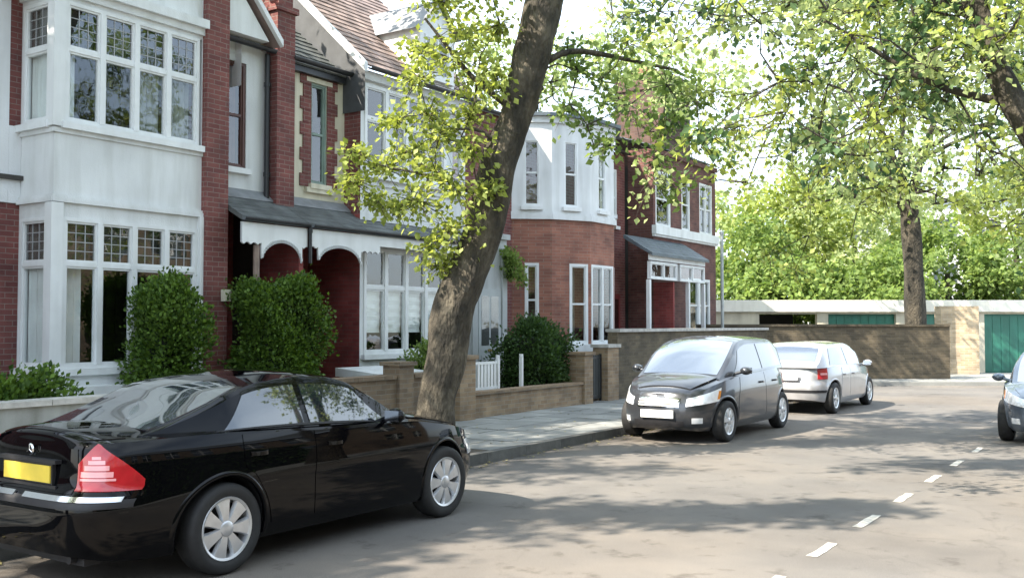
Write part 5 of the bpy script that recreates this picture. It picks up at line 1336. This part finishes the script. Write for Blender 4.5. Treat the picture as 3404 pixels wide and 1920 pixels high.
# --- T2: the tree between the boundary wall and the garages
t2 = empty('tree', tuple(VW(13.15, 32.4, 0))); tag(t2, 'slender forked tree with a dark trunk standing in front of the cream garage fascia', 'tree')
limb('trunk', [tuple(VW(*p)) for p in ((13.15, 32.4, 0), (13.15, 32.4, 1.2), (13.12, 32.4, 3), (13.05, 32.4, 4.6), (12.95, 32.4, 6.1))], [.42, .34, .31, .30, .27], t2, M_bark2, 16, 5, 0.05)
for a, b, c, r in [((12.95, 32.4, 6.0), (12.4, 32.3, 7.3), (11.4, 32, 9.3), .17), ((13.0, 32.4, 5.8), (13.6, 32.5, 7.6), (14.6, 32.8, 9.8), .16), ((12.7, 32.35, 6.6), (12.9, 32.6, 8.4), (13.1, 33, 10.6), .12), ((13.05, 32.4, 5.2), (11.8, 32, 6.3), (10.2, 31.6, 6.9), .09), ((13.5, 32.5, 7.2), (15, 32.6, 7.9), (17, 32.6, 8.4), .08)]:
    limb('limb', [tuple(VW(*a)), tuple(VW(*b)), tuple(VW(*c))], [r, r * .7, r * .3], t2, M_bark2, 10, 6, 0.04)
cs = []
for _ in range(120):
    xc = nr.normal(13.4, 3.6); h = nr.uniform(5.6, 12.0); cs.append((*VW(xc, 32.4 + nr.normal(0, 1.5), h), nr.uniform(.45, .85)))
network(cs, VW(12.95, 32.4, 6.2), t2, M_bark2, r0=0.05)
P, D, T = sprays(cs, 9, 0.16); leaves_mesh('crown', P, D, 0.2, M_leaf_pale, t2); twigs(T, t2, M_bark2, 0.012)
finish(t2)

# --- the planting beyond the garages: each crown is its own tree
def back_tree(xc, z, h0, h1, rx, m, label, n=70, size=0.24, sx=1.0):
    t = empty('tree', tuple(VW(xc, z, 0))); tag(t, label, 'tree', 'trees beyond the garages')
    limb('trunk', [tuple(VW(xc, z, 0)), tuple(VW(xc + .1, z, h0 * .6)), tuple(VW(xc, z, (h0 + h1) / 2))], [.28, .22, .1], t, M_bark2, 8, 3, 0.05)
    cs = []; hc, hr = (h0 + h1) / 2, (h1 - h0) / 2
    for _ in range(n):
        d = nr.normal(0, 1, 3); d /= np.linalg.norm(d); k = nr.uniform(.3, 1) ** .4
        q = VW(xc + d[0] * rx * k * sx, z + d[1] * rx * .8 * k, hc + d[2] * hr * k); cs.append((*q, nr.uniform(.5, .95)))
    P, D, T = sprays(cs, 11, 0.15); leaves_mesh('crown', P, D, size, m, t); finish(t); return t
M_leaf_y = leaf_mat('leaf_sunlit', (0.17, 0.22, 0.05), (0.34, 0.41, 0.13), 0.5)
back_tree(10.6, 44, 1.6, 6.4, 2.0, M_leaf_mid, 'small green tree at the left end of the garages, beside the end house', 55)
back_tree(10.8, 56, 3.0, 10.2, 2.4, M_leaf_pale, 'hazy pale tree farthest back, between the end house and the bright trees', 42, 0.26)
back_tree(21.5, 58, 3.0, 10.5, 3.6, M_leaf_pale, 'hazy pale tall tree in front of the flat-roofed building at right', 60, 0.26)
back_tree(13.2, 47, 1.9, 9.4, 2.9, M_leaf_y, 'tall bright yellow-green tree left of the slender forked trunk', 100)
back_tree(15.9, 46, 1.8, 9.6, 3.0, M_leaf_pale, 'broad bright tree directly behind the slender forked trunk', 100)
back_tree(12.0, 42, 1.4, 4.6, 2.6, M_leaf_mid, 'low bushy green tree just over the fascia of the garages, left part', 75)
back_tree(15.5, 42.5, 1.4, 5.0, 2.6, M_leaf_mid, 'low bushy green tree just over the fascia of the garages, middle part', 75)
back_tree(19.3, 44, 1.6, 6.4, 2.5, M_leaf_mid, 'green bushy tree close on the right of the slender forked trunk', 75)
back_tree(22.6, 44, 1.6, 5.6, 2.5, M_leaf_mid, 'green bushy tree above the right-hand garage door', 70)
back_tree(25.4, 50, 3.0, 10.0, 3.0, M_leaf_y, 'pale sunlit tree at the right edge above the garage door', 80)

# --- tree in the back gardens, over the roofs
t6 = empty('tree', (-16.5, 23.5, 0)); tag(t6, 'pale leafy tree rising behind the roofs of the bow-fronted house and the end house', 'tree')
limb('trunk', [(-16.5, 23.5, 0), (-16.3, 23.5, 3), (-15.8, 23.6, 6), (-15, 23.8, 8)], [.3, .25, .2, .1], t6, M_bark2, 10, 4, 0.05)
cs = []
for _ in range(62):
    t = nr.uniform(0, 1); cs.append((-16.2 + 6.0 * t + nr.normal(0, .5), 20.8 + 4.4 * t + nr.normal(0, .7), 8.5 + nr.normal(0, .55), nr.uniform(.4, .7)))
network(cs, (-15, 23.8, 8), t6, M_bark2, r0=0.03)
P, D, T = sprays(cs, 9, 0.13); leaves_mesh('crown', P, D, 0.17, M_leaf_pale, t6); finish(t6)
# --- shade tree behind the camera, left pavement; unseen crown shaped to shade the road
t5 = empty('street_tree', (-8.2, -2.2, 0.1)); tag(t5, 'street tree on the left pavement behind the black saloon, shading the road', 'tree')
limb('trunk', [(-8.2, -2.2, 0), (-8.2, -2.1, 2), (-8.5, -1.6, 4.5), (-9.2, -.6, 7.2), (-9.8, .8, 9)], [.4, .3, .27, .2, .08], t5, M_bark, 14, 5, 0.04)
cs = []
for _ in range(34): cs.append((nr.normal(-10.3, .9), nr.normal(-1.2, 1.2), nr.normal(8.2, .4), nr.uniform(.35, .6)))
for _ in range(110):
    a_, b_ = nr.uniform(-14.8, -10.3), nr.uniform(.8, 7.8)
    if a_ < -12.0 or b_ < 2.6: cs.append((a_, b_, nr.normal(9.6, .4), nr.uniform(.45, .75)))
for _ in range(46):
    t = nr.uniform(0, 1); cs.append((-10.0 + 3.6 * t, .2 + 2.4 * t + nr.normal(0, .18), 8 + nr.normal(0, .25), nr.uniform(.3, .45)))
for _ in range(16): cs.append((nr.normal(-10.4, .8), nr.normal(-2.6, .6), nr.normal(8, .6), nr.uniform(.4, .6)))
P, D, T = sprays(cs, 10, 0.11); leaves_mesh('crown', P, D, 0.17, M_leaf_mid, t5); finish(t5)

# --- hedges and shrubs
def hedge(name, label, x0, x1, y0, y1, h0, h1, m, n=9000, size=0.06, cat='hedge', rnd=0.14, bulge=0.05):
    e = empty(name, ((x0 + x1) / 2, (y0 + y1) / 2, h0)); tag(e, label, cat)
    mb = MB(); P = []
    mb.box(x0 + .10, x1 - .10, y0 + .10, y1 - .10, h0, h1 - .14); mb.build('core_box', mat('hedge_core', (0.012, 0.018, 0.008), 0.95, 0.3, 9), e)  # solid near-black box filling the inside behind the leaves
    U = nr.uniform(0, 1, (n, 3)); q = np.empty((n, 3)); f = nr.choice(6, n, p=[.08, .34, .22, .04, .24, .08])
    q[:, 0] = x0 + (x1 - x0) * U[:, 0]; q[:, 1] = y0 + (y1 - y0) * U[:, 1]; q[:, 2] = h0 + (h1 - h0) * U[:, 2]
    q[f == 0, 0] = x0; q[f == 1, 0] = x1; q[f == 2, 1] = y0; q[f == 3, 1] = y1; q[f == 4, 2] = h1
    # rounded shoulders and lumps
    c = np.array([(x0 + x1) / 2, (y0 + y1) / 2, h0]); tz = np.clip((q[:, 2] - (h1 - .35)) / .35, 0, 1)
    q[:, :2] = c[:2] + (q[:, :2] - c[:2]) * (1 - rnd * tz ** 2)[:, None]
    q += nr.normal(0, bulge, (n, 3)) + 0.09 * np.stack([np.sin(q[:, 1] * 5 + q[:, 2] * 4), np.sin(q[:, 2] * 5), np.sin(q[:, 1] * 6 + q[:, 0] * 3)], 1)
    d = q - np.array([(x0 + x1) / 2, (y0 + y1) / 2, (h0 + h1) / 2]); d /= np.linalg.norm(d, axis=1, keepdims=True); d += nr.normal(0, .6, (n, 3)); d[:, 2] += .2
    leaves_mesh('leaves', q, d, size, m, e, flat=.3); finish(e); return e
M_hedge = leaf_mat('hedge_leaf', (0.030, 0.070, 0.012), (0.13, 0.22, 0.035), 0.25)
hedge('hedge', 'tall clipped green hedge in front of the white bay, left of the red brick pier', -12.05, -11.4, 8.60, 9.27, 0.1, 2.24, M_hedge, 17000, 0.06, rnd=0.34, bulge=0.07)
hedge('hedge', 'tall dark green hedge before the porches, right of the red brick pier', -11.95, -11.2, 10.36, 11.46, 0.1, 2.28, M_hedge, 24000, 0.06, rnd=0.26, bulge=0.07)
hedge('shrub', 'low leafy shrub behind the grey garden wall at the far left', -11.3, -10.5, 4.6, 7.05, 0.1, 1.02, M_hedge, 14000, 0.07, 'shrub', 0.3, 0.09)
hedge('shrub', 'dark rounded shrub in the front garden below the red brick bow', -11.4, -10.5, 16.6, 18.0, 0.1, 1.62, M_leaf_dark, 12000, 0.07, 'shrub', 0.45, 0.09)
hedge('shrub', 'small shrub between the leaning tree and the grey rendered entrance', -11.6, -10.9, 14.0, 14.8, 0.1, 1.2, M_leaf_mid, 5000, 0.07, 'shrub', 0.4, 0.09)
hedge('climbing_plant', 'ivy hanging from the corner of the grey rendered entrance block', -12.22, -12.02, 17.95, 18.4, 2.75, 3.25, M_leaf_mid, 1000, 0.08, 'climber', 0.1, 0.07)

hedge('hedge', 'long tall hedge along the far pavement out of view, mirrored in the black saloon', 3.3, 4.1, -6.0, 14.0, 0.1, 3.0, M_leaf_dark, 30000, 0.16)
# fallen leaves and bud scales blown along the gutter and over the slabs
n = 700; q = np.zeros((n, 3)); k = nr.random(n) < .55
q[:, 0] = np.where(k, -7.25 + np.abs(nr.normal(0, .16, n)) + .02, nr.uniform(-10.0, -7.5, n)); q[:, 1] = nr.uniform(3, 26, n); q[:, 2] = np.where(k, .012, .133)
d = nr.normal(0, 1, (n, 3)); d[:, 2] = nr.normal(0, .08, n)
leaves_mesh('leaf_litter', q, d, 0.05, leaf_mat('dry_leaf', (0.10, 0.08, 0.03), (0.28, 0.25, 0.10), 0.1), None, flat=6)
tag(bpy.data.objects['leaf_litter'], 'fallen leaves scattered over the pavement and the gutter', 'leaf litter')
# --- houses on the other side of the street, out of the frame, seen only in the glass and the paint
g = empty('terraced_houses_opposite', (9, 8, 0)); tag(g, 'brick terrace on the other side of the street, mirrored in car windows and glass', 'house')
fo = F((6.6, 26, 0), (0, -1, 0))
mb = MB(); ops = [(u + k, u + k + 1.5, z, z + 1.7) for u in range(1, 38, 6) for k in (0.4, 3.0) for z in (1.0, 4.2)]
fo.wall(mb, 0, 40, 0, 6.2, ops, 0.12); mb.build('wall', M_brown, g)
for a, b, c, d in ops:
    q = MB(); fo.box(q, a, b, c, d, -0.12, -0.08); wq = q.build('window', M_carglass, g)
    q = MB(); fo.box(q, a, b, c + .8, c + .87, -0.08, -0.03); fo.box(q, a + .71, a + .79, c, d, -0.08, -0.035); q.build('glazing_bar', M_white, wq)
mb = MB(); mb.face([(6.4, 26, 6.2), (6.4, -14, 6.2), (10.5, -14, 9.0), (10.5, 26, 9.0)]); mb.build('roof', M_slate, g)
finish(g)
